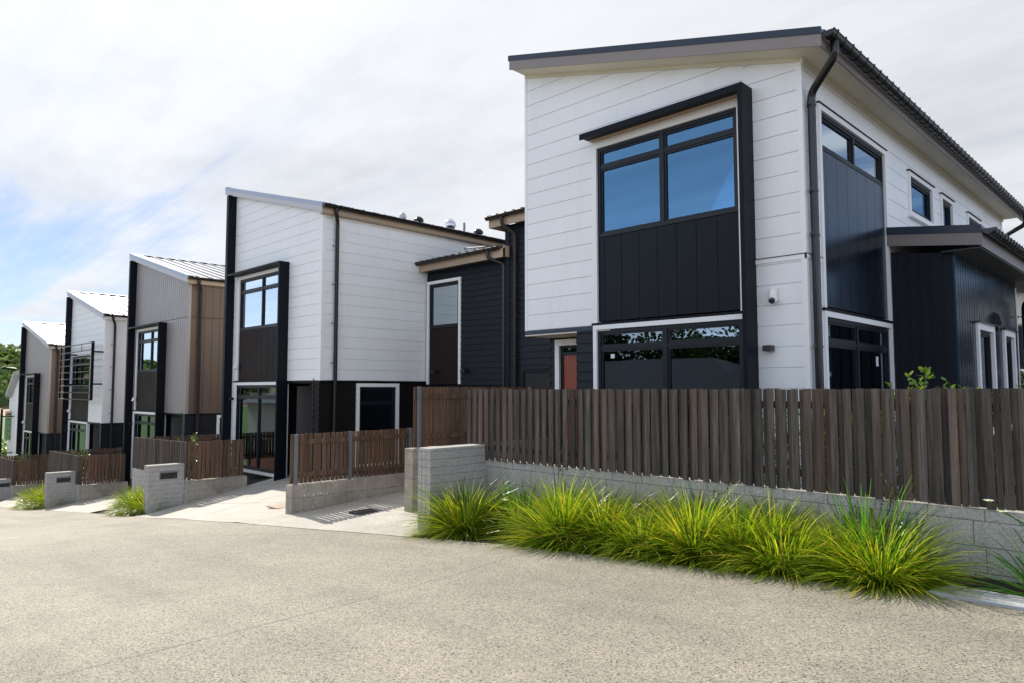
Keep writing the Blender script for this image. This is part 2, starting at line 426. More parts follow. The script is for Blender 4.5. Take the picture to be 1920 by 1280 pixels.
# ------------------------------------------------------------------ ground profile
GX = [-700, -120, -60, -45, -31.4, -20.1, -16.5, -15.3, -12.5, -10.2, -8.5, -7.1, -5.45, -3.6, -1.5, 3, 30, 300]
GZ = [-7, -6.0, -4.9, -3.9, -2.63, -1.48, -1.1, -.96, -.58, -.33, -.25, -.19, -.055, .03, .15, .2, .4, 1.0]
SX = [-60, -42, -33, -24, -16.5, -10, -7, 0, 300]
SZ = [.2, .26, .23, .12, .18, .06, .05, .02, .02]
def groad(x): return float(np.interp(x, GX, GZ))
def edge(x): return float(np.interp(x, [-60, -20, -17.1, -14.35, -11.9, -10.56, -9.74, -9.23, -8.52, -7.8, -7.1, -5.45, -3.6, -2.49, -1.51, 5], [5.25, 5.26, 5.19, 4.92, 4.60, 4.56, 4.65, 4.77, 4.94, 5.13, 5.3, 5.4, 5.58, 5.65, 5.70, 5.74]))
def gz(x, y):
    e = edge(x)
    if y <= e: return groad(x)
    return groad(x) + max(0.0, min(y, 8.6) - max(5.3, e)) * float(np.interp(x, SX, SZ))
def sheet(name, xs, yfun, mat, dz=0.0, ny=12, thick=0, **kw):
    m = MB(); n = ny + 1
    for x in xs:
        y0, y1 = yfun(x)
        for j in range(n):
            y = y0 + (y1 - y0) * j / ny; m.v.append((x, y, gz(x, y) + dz))
    for i in range(len(xs) - 1):
        for j in range(ny): m.f.append((i*n+j, (i+1)*n+j, (i+1)*n+j+1, i*n+j+1))
    return ob(name, m, mat, smooth=True, **kw)
def lin(a, b, s): n = max(1, int(round(abs(b-a)/s))); return [a + (b-a)*i/n for i in range(n+1)]

# base ground: one sheet to the horizon
def terrain():
    xs = [-1500, -900, -600, -420, -300, -220, -160, -120, -95, -78, -66, -58] + lin(-54, 10, 1.0)[0:] + [14, 20, 30, 50, 100, 200, 400, 900]
    ys = [-900, -500, -300, -180, -110, -70, -45, -30, -22, -16, -12, -8, -4, 0, 3, 4.4, 5.0, 5.4, 5.7, 6, 6.5, 7, 7.6, 8.2, 9, 11, 14, 18, 24, 32, 45, 70, 110, 180, 300, 500, 900]
    m = MB()
    for x in xs:
        for y in ys:
            z = gz(x, y) - .06
            if y < -7: z -= .12
            if x < -70: z += 1.2 * math.sin(x * .031 + y * .011) * min(1, (-70 - x) / 200)
            m.v.append((x, y, z))
    n = len(ys)
    for i in range(len(xs) - 1):
        for j in range(n - 1): m.f.append((i*n+j, (i+1)*n+j, (i+1)*n+j+1, i*n+j+1))
    return ob('ground', m, 'ground', kind='structure', smooth=True, loc=(0, 0, 0))
terrain()
sheet('road', lin(-60, 26, .4), lambda x: (-6.5, edge(x)), 'road', 0.0, 30, kind='structure', loc=(0, 0, 0))
# expansion joints in the road: narrow dark grooves laid over it
def joint(name, pts, w=.005, dz=.004, mat='mortar'):
    m = MB(); P = []
    for (x0, y0), (x1, y1) in zip(pts[:-1], pts[1:]):
        n = max(2, int(math.hypot(x1-x0, y1-y0) / .3))
        for i in range(n): P.append((x0 + (x1-x0)*i/n, y0 + (y1-y0)*i/n))
    P.append(pts[-1])
    for i, (x, y) in enumerate(P):
        a = P[max(0, i-1)]; b = P[min(len(P)-1, i+1)]; d = Vector((b[0]-a[0], b[1]-a[1])).normalized(); nx, ny = -d.y, d.x
        ww = w * U(.5, 1.2)
        m.v += [(x+nx*ww, y+ny*ww, gz(x, y)+dz), (x-nx*ww, y-ny*ww, gz(x, y)+dz)]
    m.f = [(2*i, 2*i+1, 2*i+3, 2*i+2) for i in range(len(P)-1)]
    return ob(name, m, mat, kind='structure', loc=(0, 0, 0))
joint('road_joint', [(-4.75, -6.4), (-4.75, 3.2), (-4.82, 4.2), (-5.02, 5.3)], .0032, .004)

# concrete entry aprons and paths
def apron(x0, x1, y1):
    return sheet('path', lin(x0, x1, .4), lambda x: (edge(x) - .03, y1), 'path', .005, 14, kind='structure', loc=(0, 0, 0))
apron(-10.2, -7.0, 11.3); apron(-16.5, -10.2, 8.9); apron(-25.3, -20.25, 8.9); apron(-34.1, -29.3, 8.9); apron(-44, -38.4, 8.9)
for x0, x1 in ((-25.3, -19), (-16.5, -10.4)):
    pass
joint('path_joint', [(-16.4, 6.2), (-10.5, 6.2)], .006, .013); joint('path_joint', [(-10.1, 6.75), (-8.5, 6.75)], .006, .013)
joint('path_joint', [(-13.2, 5.3), (-13.2, 8.3)], .006, .013); joint('path_joint', [(-25, 6.2), (-20.3, 6.2)], .006, .013)
# planted bed soil in front of the long wall
sheet('planting_bed', lin(-6.95, 3, .3), lambda x: (edge(x) + .01, 6.6), 'soil', -.035, 8, kind='structure', loc=(0, 0, 0))
sheet('planting_bed', lin(-20.2, -16.75, .3), lambda x: (edge(x) + .01, 6.1), 'soil', -.03, 6, kind='structure', loc=(0, 0, 0))
sheet('planting_bed', lin(-29.2, -25.55, .3), lambda x: (edge(x) + .01, 6.1), 'soil', -.03, 6, kind='structure', loc=(0, 0, 0))
for a, b in ((-7.0, 6), (-20.2, -16.5), (-29.1, -25.4), (-38.2, -34.3)):
    sheet('garden_soil', lin(a, b, .6), lambda x: (6.75 if a > -8 else 6.35, 8.3), 'soil', .0, 5, kind='structure', loc=(0, 0, 0))
# pale ribbed concrete channel at the lower right
def channel():
    m = MB(); pts = [(-1.53, 5.735, -1.44, 6.02), (-1.0, 5.735, -1.0, 6.0), (0.2, 5.74, .2, 6.0), (2.5, 5.75, 2.5, 6.0)]
    r = root('drain_channel', (-1, 5.85, gz(-1, 5.8)), 'pale ribbed concrete channel strip between the road edge and the dark soil bed', 'drain')
    for (a0, b0, a1, b1), (c0, d0, c1, d1) in zip(pts[:-1], pts[1:]):
        zz = lambda x, y: gz(x, y) + .012
        m.prism([(a0, b0, zz(a0, b0)), (c0, d0, zz(c0, d0)), (c1, d1, zz(c1, d1)), (a1, b1, zz(a1, b1))], (0, 0, -.08))
    ob('slab', m, 'kerb_white', r)
    g = MB()
    for k in range(9):
        y = 5.765 + k * .025
        x = -1.47 + k * .008
        while x < 2.4:
            L = U(.025, .04); z = gz(x, y) + .013
            g.quad((x, y, z), (x + L, y, z + .0), (x + L, y + .006, z), (x, y + .006, z)); x += L + U(.012, .02)
    ob('slots', g, 'block', r)
channel()

# ------------------------------------------------------------------ house 1 (the large white one at the right)
B0 = 8.32
def house_big():
    R_ = root('white_house', (-5.6, 14, .1), 'large white weatherboard house nearest the camera with a red front door', 'house', 'terrace of two storey houses')
    AL, AR = -7.93, -3.36; zc = 2.54; yB = 19.65; zf = .15
    F = Fr('F', B0); S = Fr('R', AR)
    top = lambda x: 5.62 + (AR - x) * .274
    uL, uR = -6.53, -4.09       # window unit incl. trim
    zt = 5.30
    m = MB(); o = zc
    clad(m, F, [(AL, zc), (uL, zc), (uL, top(uL)), (AL, top(AL))], org=o)
    clad(m, F, [(uL, zt), (uR, zt), (uR, top(uR)), (uL, top(uL))], org=o)
    zj = 3.14
    clad(m, F, [(uR, zj + .06), (AR - .04, zj + .06), (AR - .04, top(AR)), (uR, top(uR))], org=zj + .06 - .25)
    clad(m, F, [(uR, 0), (AR - .04, 0), (AR - .04, zj), (uR, zj)], org=zj - .03)
    # side wall
    s0 = B0 + .04; w0, w1 = 8.74, 11.28
    clad(m, S, [(s0, zj + .06), (w0, zj + .06), (w0, 5.6), (s0, 5.6)], org=zj + .06 - .25)
    clad(m, S, [(s0, 0), (w0, 0), (w0, zj), (s0, zj)], org=zj - .03)
    clad(m, S, [(w0, 5.15), (w1, 5.15), (w1, 5.6), (w0, 5.6)], org=zj + .06 - .25)
    xs = [w1, 12.38, 13.76, 14.28, 15.10, 16.20, 17.26, yB]
    wins = {(12.38, 13.76): (4.38, 5.10), (14.28, 15.10): (3.9, 5.10), (16.20, 17.26): (4.3, 5.10)}
    for a, b in zip(xs[:-1], xs[1:]):
        if (a, b) in wins:
            z0, z1 = wins[(a, b)]
            clad(m, S, [(a, z1), (b, z1), (b, 5.6), (a, 5.6)], org=zj + .06 - .25); clad(m, S, [(a, 2.2), (b, 2.2), (b, z0), (a, z0)], org=zj + .06 - .25)
        else: clad(m, S, [(a, 2.2 if a > w1 else 0), (b, 2.2 if a > w1 else 0), (b, 5.6), (a, 5.6)], org=zj + .06 - .25)
    wall = ob('wall', m, 'white_board', R_)
    # far and hidden walls
    m = MB(); m.box((AL, yB, 0), (AR, yB + .02, 5.6)); m.prism([(AL, yB, 5.6), (AR, yB, 5.6), (AL, yB, top(AL))], (0, .02, 0))
    L = Fr('L', AL); clad(m, L, [(B0, zc), (yB, zc), (yB, top(AL)), (B0, top(AL))], org=o)
    ob('rear_wall', m, 'white_board', R_)
    # corner boards and band
    c = MB(); c.box((AR - .045, B0 - .030, 0), (AR + .022, B0 + .045, 5.57)); ob('corner_board', c, 'white_trim', R_)
    c = MB(); F.box(c, AL - .02, AL + .03, zc, top(AL) - .02, 0, .026); ob('corner_board', c, 'white_trim', R_)
    c = MB(); F.box(c, uR, AR + .026, zj, zj + .055, 0, .034); S.box(c, B0 - .034, w0, zj, zj + .055, 0.0, .03); ob('band', c, 'white_trim', R_)
    c = MB(); F.box(c, uR, AR + .03, zj + .056, zj + .064, 0, .042); S.box(c, B0 - .042, w0, zj + .056, zj + .064, 0, .036); ob('band_flashing', c, 'dark_metal', R_)
    # fascia strip under the overhang
    c = MB(); F.box(c, AL - .02, uL, zc - .065, zc, -.04, .022); ob('flashing', c, 'navy_flashing', R_)
    c = MB(); c.box((AL - .02, B0 - .02, zc - .085), (uL + .3, 9.4, zc - .066)); ob('soffit', c, 'soffit', R_)
    # porch: back wall at 8.9 with door
    yP = 8.9; P = Fr('F', yP)
    m = MB(); clad(m, P, [(AL, 0), (-7.80, 0), (-7.80, 2.46), (AL, 2.46)], 'lap', .142, .03)
    m.box((AL - .01, yP - .02, 0), (AL + .012, yB, 2.46))
    clad(m, F, [(-6.86, 0), (uL, 0), (uL, zc - .066), (-6.86, zc - .066)], 'lap', .142, .03)
    m.box((-6.87, B0, 0), (-6.80, yP, 2.46)); P.box(m, -6.87, uL, 0, 2.46, 0, .02)
    ob('lower_wall', m, 'black_board', R_)
    # lap ends seen on the edge of the pier
    c = MB()
    for k in range(17):
        z = .03 + k * .142; c.prism([(-6.872, B0 - .028, z), (-6.872, B0 - .008, z + .14), (-6.872, B0 + .02, z + .14), (-6.872, B0 + .02, z)], (.012, 0, 0))
    ob('board_ends', c, 'black_board', R_)
    trim(R_, P, -7.80, -6.75, 0, 2.42, .09, 'LT', name='door_trim')
    d = MB(); P.box(d, -7.66, -6.9, .2, 2.17, -.06, -.02); dr = ob('door', d, 'red_door', R_)
    d = MB(); P.box(d, -7.71, -7.66, .2, 2.33, -.07, .0); P.box(d, -7.66, -6.87, 2.17, 2.22, -.07, .0); P.box(d, -7.66, -6.87, 2.30, 2.33, -.07, .0); ob('door_frame', d, 'frame_metal', R_)
    d = MB(); P.box(d, -7.66, -6.87, 2.22, 2.30, -.04, -.03); ob('transom_pane', d, 'glass', R_)
    d = MB(); d.tube([(-7.60, yP - .05, 1.15), (-7.60, yP + .0, 1.15)], .012, 8); d.tube([(-7.60, yP - .045, 1.15), (-7.48, yP - .045, 1.15)], .01, 8); ob('handle', d, 'steel_post', dr)
    # --- upper front window and panel
    trim(R_, F, uL, uR, 2.56, zt, .085, 'LRT')
    window(R_, F, uL + .085, uR - .085, 3.86, zt - .085, cols=(-5.315,), rows=(4.915,), glass='glass_blue')
    pm = MB(); clad(pm, F, [(uL + .085, 2.60), (uR - .085, 2.60), (uR - .085, 3.85), (uL + .085, 3.85)], 'vert', .305, uL + .2, gap=.008, t=.008)
    ob('panel', pm, 'dark_panel', R_)
    c = MB(); F.box(c, uL - .02, uR, 2.545, 2.575, -.03, .05); ob('flashing', c, 'dark_metal', R_)
    # --- lower front sliding door
    trim(R_, F, uL, uR, zf, 2.54, .065, 'LRT')
    w = window(R_, F, uL + .065, uR - .065, zf, 2.475, cols=(-5.305,), rows=(2.21,), name='sliding_door', glass='glass_dark', cells={(0, 1): 'glass', (1, 1): 'glass'})
    st = MB(); F.box(st, -6.26, -6.19, 2.06, 2.12, -.031, -.029); ob('sticker', st, 'sticker', w)
    # hood and fin
    h = MB(); hz = 5.345
    h.box((-6.56, B0 - .30, hz), (-3.97, B0, hz + .05)); h.box((-6.56, B0 - .30, hz - .035), (-4.03, B0 - .28, hz - .002)); ob('hood', h, 'dark_metal', R_)
    h = MB(); h.box((-6.54, B0 - .11, hz - .012), (-4.04, B0, hz - .002)); ob('hood_lining', h, 'tan_fascia', R_)
    h = MB(); h.box((-4.03, B0 - .30, zf - .3), (-3.97, B0, hz - .002)); h.box((-4.025, B0 - .295, 2.5), (-3.975, B0 - .0, 2.505)); ob('fin', h, 'dark_metal', R_)
    # --- side window, panel, door
    trim(R_, S, w0, w1, 2.575, 5.15, .07, 'LRT')
    window(R_, S, w0 + .07, w1 - .07, 4.60, 5.08, cols=(10.02,), glass='glass_pale')
    pm = MB(); clad(pm, S, [(w0 + .07, 2.62), (w1 - .07, 2.62), (w1 - .07, 4.59), (w0 + .07, 4.59)], 'vert', .36, w0 + .26, gap=.008, t=.008); ob('panel', pm, 'gloss_panel', R_)
    c = MB(); S.box(c, w0 - .02, w1 + .02, 2.556, 2.590, -.03, .05); ob('flashing', c, 'dark_metal', R_)
    c = MB(); S.box(c, w0 - .02, w1 + .02, 5.152, 5.165, 0, .06); ob('flashing', c, 'dark_metal', R_)
    trim(R_, S, w0, w1, zf, 2.552, .07, 'LRT')
    w = window(R_, S, w0 + .07, w1 - .07, zf, 2.482, cols=(9.95,), rows=(2.18,), name='sliding_door', glass='glass')
    st = MB(); S.box(st, 10.75, 10.84, 1.93, 2.07, -.031, -.029); ob('sticker', st, 'sticker', w)
    c = MB(); S.box(c, w1, w1 + .10, 0, 3.85, 0, .02); ob('corner_board', c, 'white_trim', R_)
    # small windows on the side
    for (a, b), (z0, z1) in wins.items():
        trim(R_, S, a, b, z0, z1, .07, 'LRTB', o=.05)
        window(R_, S, a + .07, b - .07, z0 + .07, z1 - .07, glass='glass_side', bar=.055)
        c = MB(); S.box(c, a - .04, b + .04, z1 + .002, z1 + .014, 0, .075); ob('flashing', c, 'dark_metal', R_)
        c = MB(); S.box(c, a - .05, b + .08, z0 - .04, z0 + .002, 0, .085); ob('sill', c, 'white_trim', R_)
    # --- roof
    ov = .37; y0 = B0 - ov; xr = AR + .44; xl = AL - .02
    sl = .274
    rz = lambda x: 5.78 + (AR - x) * sl           # top of roof sheet
    xe = AR + .40
    yE = yB + .15
    m = MB(); m.prism([(xl, y0, rz(xl)), (xe, y0, rz(xe)), (xe, y0, rz(xe) - .04), (xl, y0, rz(xl) - .04)], (0, yE - y0, 0))
    y = y0 + .1
    while y < yE:
        m.prism([(xl, y, rz(xl) - .002), (xe, y, rz(xe) - .002), (xe, y, rz(xe) + .03), (xl, y, rz(xl) + .03)], (0, .03, 0)); y += .25
    roof = ob('roof', m, 'dark_roof', R_)
    m = MB(); m.prism([(xl, y0, rz(xl) + .02), (xe, y0, rz(xe) + .02), (xe, y0, rz(xe) - .065), (xl, y0, rz(xl) - .065)], (0, -.03, 0))
    m.box((xl - .02, y0 - .03, rz(xl) - .065), (xl, yE, rz(xl) + .02)); ob('roof_edge', m, 'navy_flashing', roof)
    m = MB(); m.prism([(xl, y0 + .0, rz(xl) - .066), (xe, y0 + .0, rz(xe) - .066), (xe, y0, rz(xe) - .205), (xl, y0, rz(xl) - .215)], (0, -.02, 0))
    ob('barge_board', m, 'taupe_fascia', roof)
    m = MB(); m.prism([(xl, y0, rz(xl) - .195), (AR - .02, y0, rz(AR) - .195), (AR - .02, y0, rz(AR) - .185), (xl, y0, rz(xl) - .185)], (0, ov - .0, 0)); 
    m.box((AR - .02, y0, rz(AR) - .21), (xe - .03, yE - .02, rz(AR) - .20)); 
    pass
    m.prism([(AL, B0 - .022, top(AL) - .09), (AR, B0 - .022, top(AR) - .09), (AR, B0 - .022, top(AR) - .03), (AL, B0 - .022, top(AL) - .03)], (0, -.022, 0))
    m.box((AR + .022, B0 - .04, 5.50), (AR + .045, yB, 5.57))
    ob('soffit', m, 'soffit', roof)
    m = MB(); m.box((xe - .03, y0 + .0, rz(xe) - .20), (xe - .008, yE, rz(xe) - .055)); ob('fascia', m, 'taupe_fascia', roof)
    gx = xe + .075
    gutter(roof, (gx, y0 - .02, rz(xe) - .05), (gx, yE + .05, rz(xe) - .05), .068, brackets=.24)
    gz_ = rz(xe) - .10
    downpipe(R_, [(gx - .01, y0 + .20, gz_), (gx - .01, y0 + .20, gz_ - .17), (AR + .085, B0 + .085, gz_ - .42), (AR + .085, B0 + .085, .1)], .048, 'gutter_metal', (5.0, 3.95, 3.42, 2.1))
    downpipe(R_, [(gx - .01, yE - .15, gz_), (gx - .01, yE - .15, gz_ - .2), (AR + .02, yB + .12, gz_ - .40), (AR + .02, yB + .12, 2)], .05, 'gutter_metal', (4.6,), Vector((0, -1, 0)))
    # inside rooms
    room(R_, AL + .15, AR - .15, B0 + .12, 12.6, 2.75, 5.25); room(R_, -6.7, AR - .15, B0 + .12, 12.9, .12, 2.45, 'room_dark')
    m = MB(); m.box((-6.36, 8.75, 2.8), (-6.10, 8.80, 5.2)); m.box((-5.95, 9.9, 2.8), (-5.5, 9.95, 4.75)); m.box((-5.9, 9.6, 4.80), (-3.9, 10.2, 4.95)); ob('inner_wall', m, 'room_wall', R_)
    m = MB(); m.box((-6.0, 12.2, 2.75), (-5.9, 12.6, 4.9)); m.box((-5.2, 12.5, 2.75), (-4.3, 12.59, 4.8)); ob('inner_wall', m, 'room_wall', R_)
    m = MB(); m.box((-6.35, 8.62, .2), (-6.28, 8.70, 2.35)); ob('blind_cord', m, 'blind', R_)
    m = MB(); m.box((-3.60, 12.2, 3.0), (-3.58, 19.5, 5.4)); ob('inner_wall', m, 'blind', R_)
    # security camera and wall light
    c = MB(); c.box((-3.80, B0 - .04, 2.66), (-3.68, B0 - .018, 2.82)); c.lathe((-3.735, B0 - .085, 2.635), [(.03, 0), (.047, .012), (.052, .05), (.05, .15), (.046, .165), (.02, .172)], 18)
    cam = ob('security_camera', c, 'white_plastic', R_)
    c = MB(); c.tube([(-3.735, B0 - .10, 2.675), (-3.728, B0 - .142, 2.655), (-3.727, B0 - .146, 2.653)], [.037, .037, .030], 16); ob('camera_lens', c, 'lens', cam)
    c = MB(); c.box((-3.86, B0 - .14, 2.065), (-3.76, B0 - .02, 2.135)); ob('wall_light', c, 'black_plastic', R_, bevel=.004)
    # --- black single storey lean-to on the right
    xe0, xe1 = AR + .0, -2.54; yf = 11.39; yb = 15.7
    FE = Fr('F', yf); SE = Fr('R', xe1)
    ztop = lambda x: 3.52 + (xe1 - x) * .13
    m = MB(); m = MB(); clad(m, FE, [(xe0 + .03, 0), (xe1, 0), (xe1, ztop(xe1)), (xe0 + .03, ztop(xe0))], 'batten', .15, xe0 + .09); ob('lean_to_wall', m, 'black_board', R_); m = MB()
    ws = {(12.47, 13.62): 2.60, (14.36, 15.28): 2.60}
    for a, b in ((yf, 12.47), (13.62, 14.36), (15.28, yb)): clad(m, SE, [(a, 0), (b, 0), (b, 3.52), (a, 3.52)], 'vert', .15, yf, gap=.024, t=.022)
    for (a, b), z1 in ws.items():
        clad(m, SE, [(a, z1), (b, z1), (b, 3.52), (a, 3.52)], 'vert', .15, yf, gap=.024, t=.022); clad(m, SE, [(a, 0), (b, 0), (b, .9), (a, .9)], 'vert', .15, yf, gap=.024, t=.022)
    m.box((xe0, yb, 0), (xe1, yb + .02, 3.45))
    ext = ob('lean_to_wall', m, 'ridge_black', R_)
    for (a, b), z1 in ws.items():
        trim(R_, SE, a, b, .9, z1, .10, 'LRTB', o=.06)
        window(R_, SE, a + .10, b - .10, 1.0, z1 - .10, glass='glass', bar=.05)
        c = MB(); SE.box(c, a - .05, b + .03, z1 + .002, z1 + .02, 0, .10); ob('flashing', c, 'black_plastic', R_)
    c = MB(); c.box((xe1 - .03, yb - .04, 0), (xe1 + .03, yb + .03, 3.45)); ob('corner_board', c, 'white_trim', R_)
    c = MB(); cy = 13.75; c.prism([(xe1 + .02, cy, 2.62), (xe1 + .14, cy, 2.64), (xe1 + .10, cy, 2.80), (xe1 + .02, cy, 2.86)], (0, .14, 0)); c.box((xe1 + .02, cy + .02, 2.54), (xe1 + .08, cy + .12, 2.62)); ob('vent_hood', c, 'black_plastic', R_)
    c = MB(); c.quad((xe1 - .4, yf + .1, 0), (xe1 - .4, yb, 0), (xe1 - .4, yb, 3.4), (xe1 - .4, yf + .1, 3.4)); ob('inner_wall', c, 'blind', R_)
    y0 = yf - .16; xr = -2.08; s2 = .2
    rz2 = lambda x: 3.82 + (-2.14 - x) * s2 * .62
    m = MB(); m.prism([(xe0, y0, rz2(xe0)), (-2.14, y0, rz2(-2.14)), (-2.14, y0, rz2(-2.14) - .04), (xe0, y0, rz2(xe0) - .04)], (0, 6.4, 0)); rf = ob('lean_to_roof', m, 'dark_roof', R_)
    m = MB(); m.prism([(xe0 + .03, y0, rz2(xe0) + .01), (-2.14, y0, rz2(-2.14) + .01), (-2.14, y0, rz2(-2.14) - .10), (xe0 + .03, y0, rz2(xe0) - .10)], (0, -.03, 0)); ob('roof_edge', m, 'navy_flashing', rf)
    m = MB(); m.prism([(xe0 + .03, y0, rz2(xe0) - .101), (-2.14, y0, rz2(-2.14) - .101), (-2.14, y0, rz2(-2.14) - .27), (xe0 + .03, y0, rz2(xe0) - .27)], (0, -.02, 0)); ob('barge_board', m, 'taupe_fascia', rf)
    m = MB(); m.box((-2.17, y0, 3.535), (-2.15, y0 + 6.4, 3.72)); ob('fascia', m, 'taupe_fascia', rf)
    m = MB(); m.box((xe1 - .1, y0, 3.52), (-2.175, y0 + 6.4, 3.53)); ob('soffit', m, 'dark_soffit', rf)
    gutter(rf, (-2.07, y0 - .01, 3.77), (-2.07, y0 + 6.42, 3.77), .075, brackets=.2)
    downpipe(R_, [(-2.07, 15.3, 3.75), (-2.12, 15.3, 3.3), (-2.36, 15.55, 3.12), (-2.36, 15.55, .2)], .06, 'gutter_metal', (2.9, 1.9), Vector((-1, 0, 0)))
house_big()

# ------------------------------------------------------------------ the stepped houses to the left
def house(AL, AR, zc, zl, zr, wallmat, mode, lowmat, panelmat, label, fin, uL, front='hood', depth=14.0, gut='brown_metal', glass='glass_pale', name='white_house', details=True):
    zf = zc - 2.36
    R_ = root(name, ((AL+AR)/2, B0 + depth/2, zf), label, 'house', 'terrace of two storey houses')
    F = Fr('F', B0); S = Fr('R', AR); yB = B0 + depth
    sl = (zl - zr) / ((AR + .18) - (AL - .5)); rz = lambda x: zr + (AR + .18 - x) * sl   # top of roof
    top = lambda x: rz(x) - .15
    uR = fin; zt = zc + 2.83
    kw = dict(org=zc) if mode == 'flush' else dict(org=AL, sp=.18, gap=.022, t=.02)
    md = mode if mode == 'flush' else 'vert'
    zj = zc + 2.96
    m = MB()
    def cw(fr, poly, side=False):
        k = dict(kw); M = m
        if mode != 'flush' and side: k.update(sp=.24, gap=.008, org=B0)
        if mode == 'flush' or not details: clad(M, fr, poly, md, **k); return
        a = clip(poly, 1, zj - .008, False); b = clip(poly, 1, zj + .008, True)
        for q in (a, b):
            if len(q) > 2: clad(M, fr, q, md, **k)
    pL = AL; dz = .25 * round((zc - zf) / .25)
    cw(F, [(pL, zf - .3), (uL, zf - .3), (uL, top(uL)), (pL, top(pL))])
    cw(F, [(uL, zt), (uR, zt), (uR, top(uR)), (uL, top(uL))])
    cw(F, [(uR, zc), (AR, zc), (AR, top(AR)), (uR, top(uR))])
    if mode != 'flush':
        m0 = m; m = MB(); cw(S, [(B0, zc), (yB, zc), (yB, top(AR)), (B0, top(AR))], True); ob('side_wall', m, 'dark_brown_board', R_); m = m0
    else: cw(S, [(B0, zc), (yB, zc), (yB, top(AR)), (B0, top(AR))], True)
    m.box((AL, yB, zf - .3), (AR, yB + .02, top(AR))); m.prism([(AL, yB, top(AR)), (AR, yB, top(AR)), (AL, yB, top(AL))], (0, .02, 0))
    ms = m
    L = Fr('L', AL); cw(L, [(B0, zf - 1), (yB, zf - 1), (yB, top(AL)), (B0, top(AL))], True)
    ob('wall', m, wallmat, R_)
    tm = 'white_trim' if wallmat == 'white_board' else wallmat
    c = MB(); c.box((AR - .10 if mode == 'flush' else AR - .03, B0 - .026, zc), (AR + .028, B0 + .06, top(AR))); ob('corner_board', c, tm, R_)
    # lower black part
    P = Fr('F', 8.9); pr = AR - .26
    m = MB(); SL = Fr('R', AR - .02)
    wy0, wy1 = 9.27, 10.50
    wz1 = zc - .06
    if details:
        clad(m, SL, [(B0, zf - .5), (wy0, zf - .5), (wy0, zc - .02), (B0, zc - .02)], 'lap', .142, zf)
        clad(m, SL, [(wy1, zf - .5), (yB, zf - .5), (yB, zc - .02), (wy1, zc - .02)], 'lap', .142, zf)
        clad(m, SL, [(wy0, zf - .5), (wy1, zf - .5), (wy1, zf + .3), (wy0, zf + .3)], 'lap', .142, zf)
        clad(m, SL, [(wy0, wz1), (wy1, wz1), (wy1, zc - .02), (wy0, zc - .02)], 'lap', .142, zf)
    else: clad(m, SL, [(B0, zf - .5), (yB, zf - .5), (yB, zc - .02), (B0, zc - .02)], 'lap', .142, zf)
    clad(m, F, [(pr, zf - .5), (AR - .02, zf - .5), (AR - .02, zc - .02), (pr, zc - .02)], 'lap', .142, zf)
    m.box((pr, B0, zf - .5), (pr + .05, 8.9, zc - .02))
    clad(m, P, [(fin - .4, zf - .5), (fin + .12, zf - .5), (fin + .12, zc - .05), (fin - .4, zc - .05)], 'lap', .142, zf)
    P.box(m, fin + .95, AR - .04, zf - .5, zc - .03, -.02, 0)
    m.box((fin - .42, B0 + .02, zf - .5), (fin - .38, 8.9, zc - .03))
    ob('lower_wall', m, lowmat, R_)
    c = MB()
    for k in range(17):
        z = zf + k * .142
        c.prism([(pr - .005, B0 - .035, z), (pr - .005, B0 - .010, z + .138), (pr - .005, B0 + .02, z + .138), (pr - .005, B0 + .02, z)], (.012, 0, 0))
        c.prism([(pr - .03, B0 - .002, z), (pr - .002, B0 - .002, z), (pr - .002, B0 - .002, z + .138), (pr - .010, B0 - .002, z + .138)], (0, -.03, 0))
    ob('board_ends', c, 'brown_metal' if details else 'black_board', R_)
    c = MB(); c.box((fin, B0 - .03, zc - .03), (AR + .01, B0, zc + .0)); c.box((AR, B0, zc - .03), (AR + .025, yB, zc + .0)); c.box((fin, B0 - .02, zc - .06), (AR, 8.9, zc - .035)); ob('flashing', c, 'dark_metal', R_)
    trim(R_, P, fin + .12, fin + .98, zf, zc - .09, .10, 'LT', name='door_trim')
    d = MB(); P.box(d, fin + .24, fin + .97, zf, zc - .22, -.06, -.02); dr = ob('door', d, 'black_door', R_)
    d = MB(); d.tube([(fin + .30, 8.86, zf + 1.0), (fin + .30, 8.92, zf + 1.0)], .012, 8); d.tube([(fin + .30, 8.865, zf + .9), (fin + .30, 8.865, zf + 1.12)], .012, 8); ob('handle', d, 'steel_post', dr)
    if details:
        trim(R_, SL, wy0, wy1, zf + .3, wz1, .085, 'LRTB', o=.05)
        window(R_, SL, wy0 + .085, wy1 - .085, zf + .385, wz1 - .085, rows=(wz1 - .48,), glass='glass_dark')
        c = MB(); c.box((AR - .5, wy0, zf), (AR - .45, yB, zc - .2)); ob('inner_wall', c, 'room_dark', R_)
        c = MB(); c.box((AR - .32, wy1 - .28, zf + .4), (AR - .30, wy1 - .16, wz1 - .1)); ob('curtain', c, 'blind', R_)
    # blade wall at the left corner
    c = MB(); c.box((AL - .14, B0 - .24, zf - .6), (AL - .01, B0 + .05, rz(AL - .07) - .19)); ob('blade', c, 'dark_metal', R_)
    # window unit
    trim(R_, F, uL, uR, zc + .03, zt, .085, 'LRT' if front == 'hood' else 'LT')
    mc = (uL + uR) / 2
    window(R_, F, uL + .085, uR - .085, zc + 1.36, zt - .085, cols=(mc,), rows=(zc + 2.40,), glass=glass)
    pm = MB(); clad(pm, F, [(uL + .085, zc + .03), (uR - .085, zc + .03), (uR - .085, zc + 1.355), (uL + .085, zc + 1.355)], 'vert', .305, uL + .2, gap=.010, t=.008); ob('panel', pm, panelmat, R_)
    c = MB(); F.box(c, uL - .15, uR, zc - .012, zc + .027, -.03, .05); ob('flashing', c, 'dark_metal', R_)
    trim(R_, F, uL - .10, uR, zf, zc - .015, .075, 'LRTB')
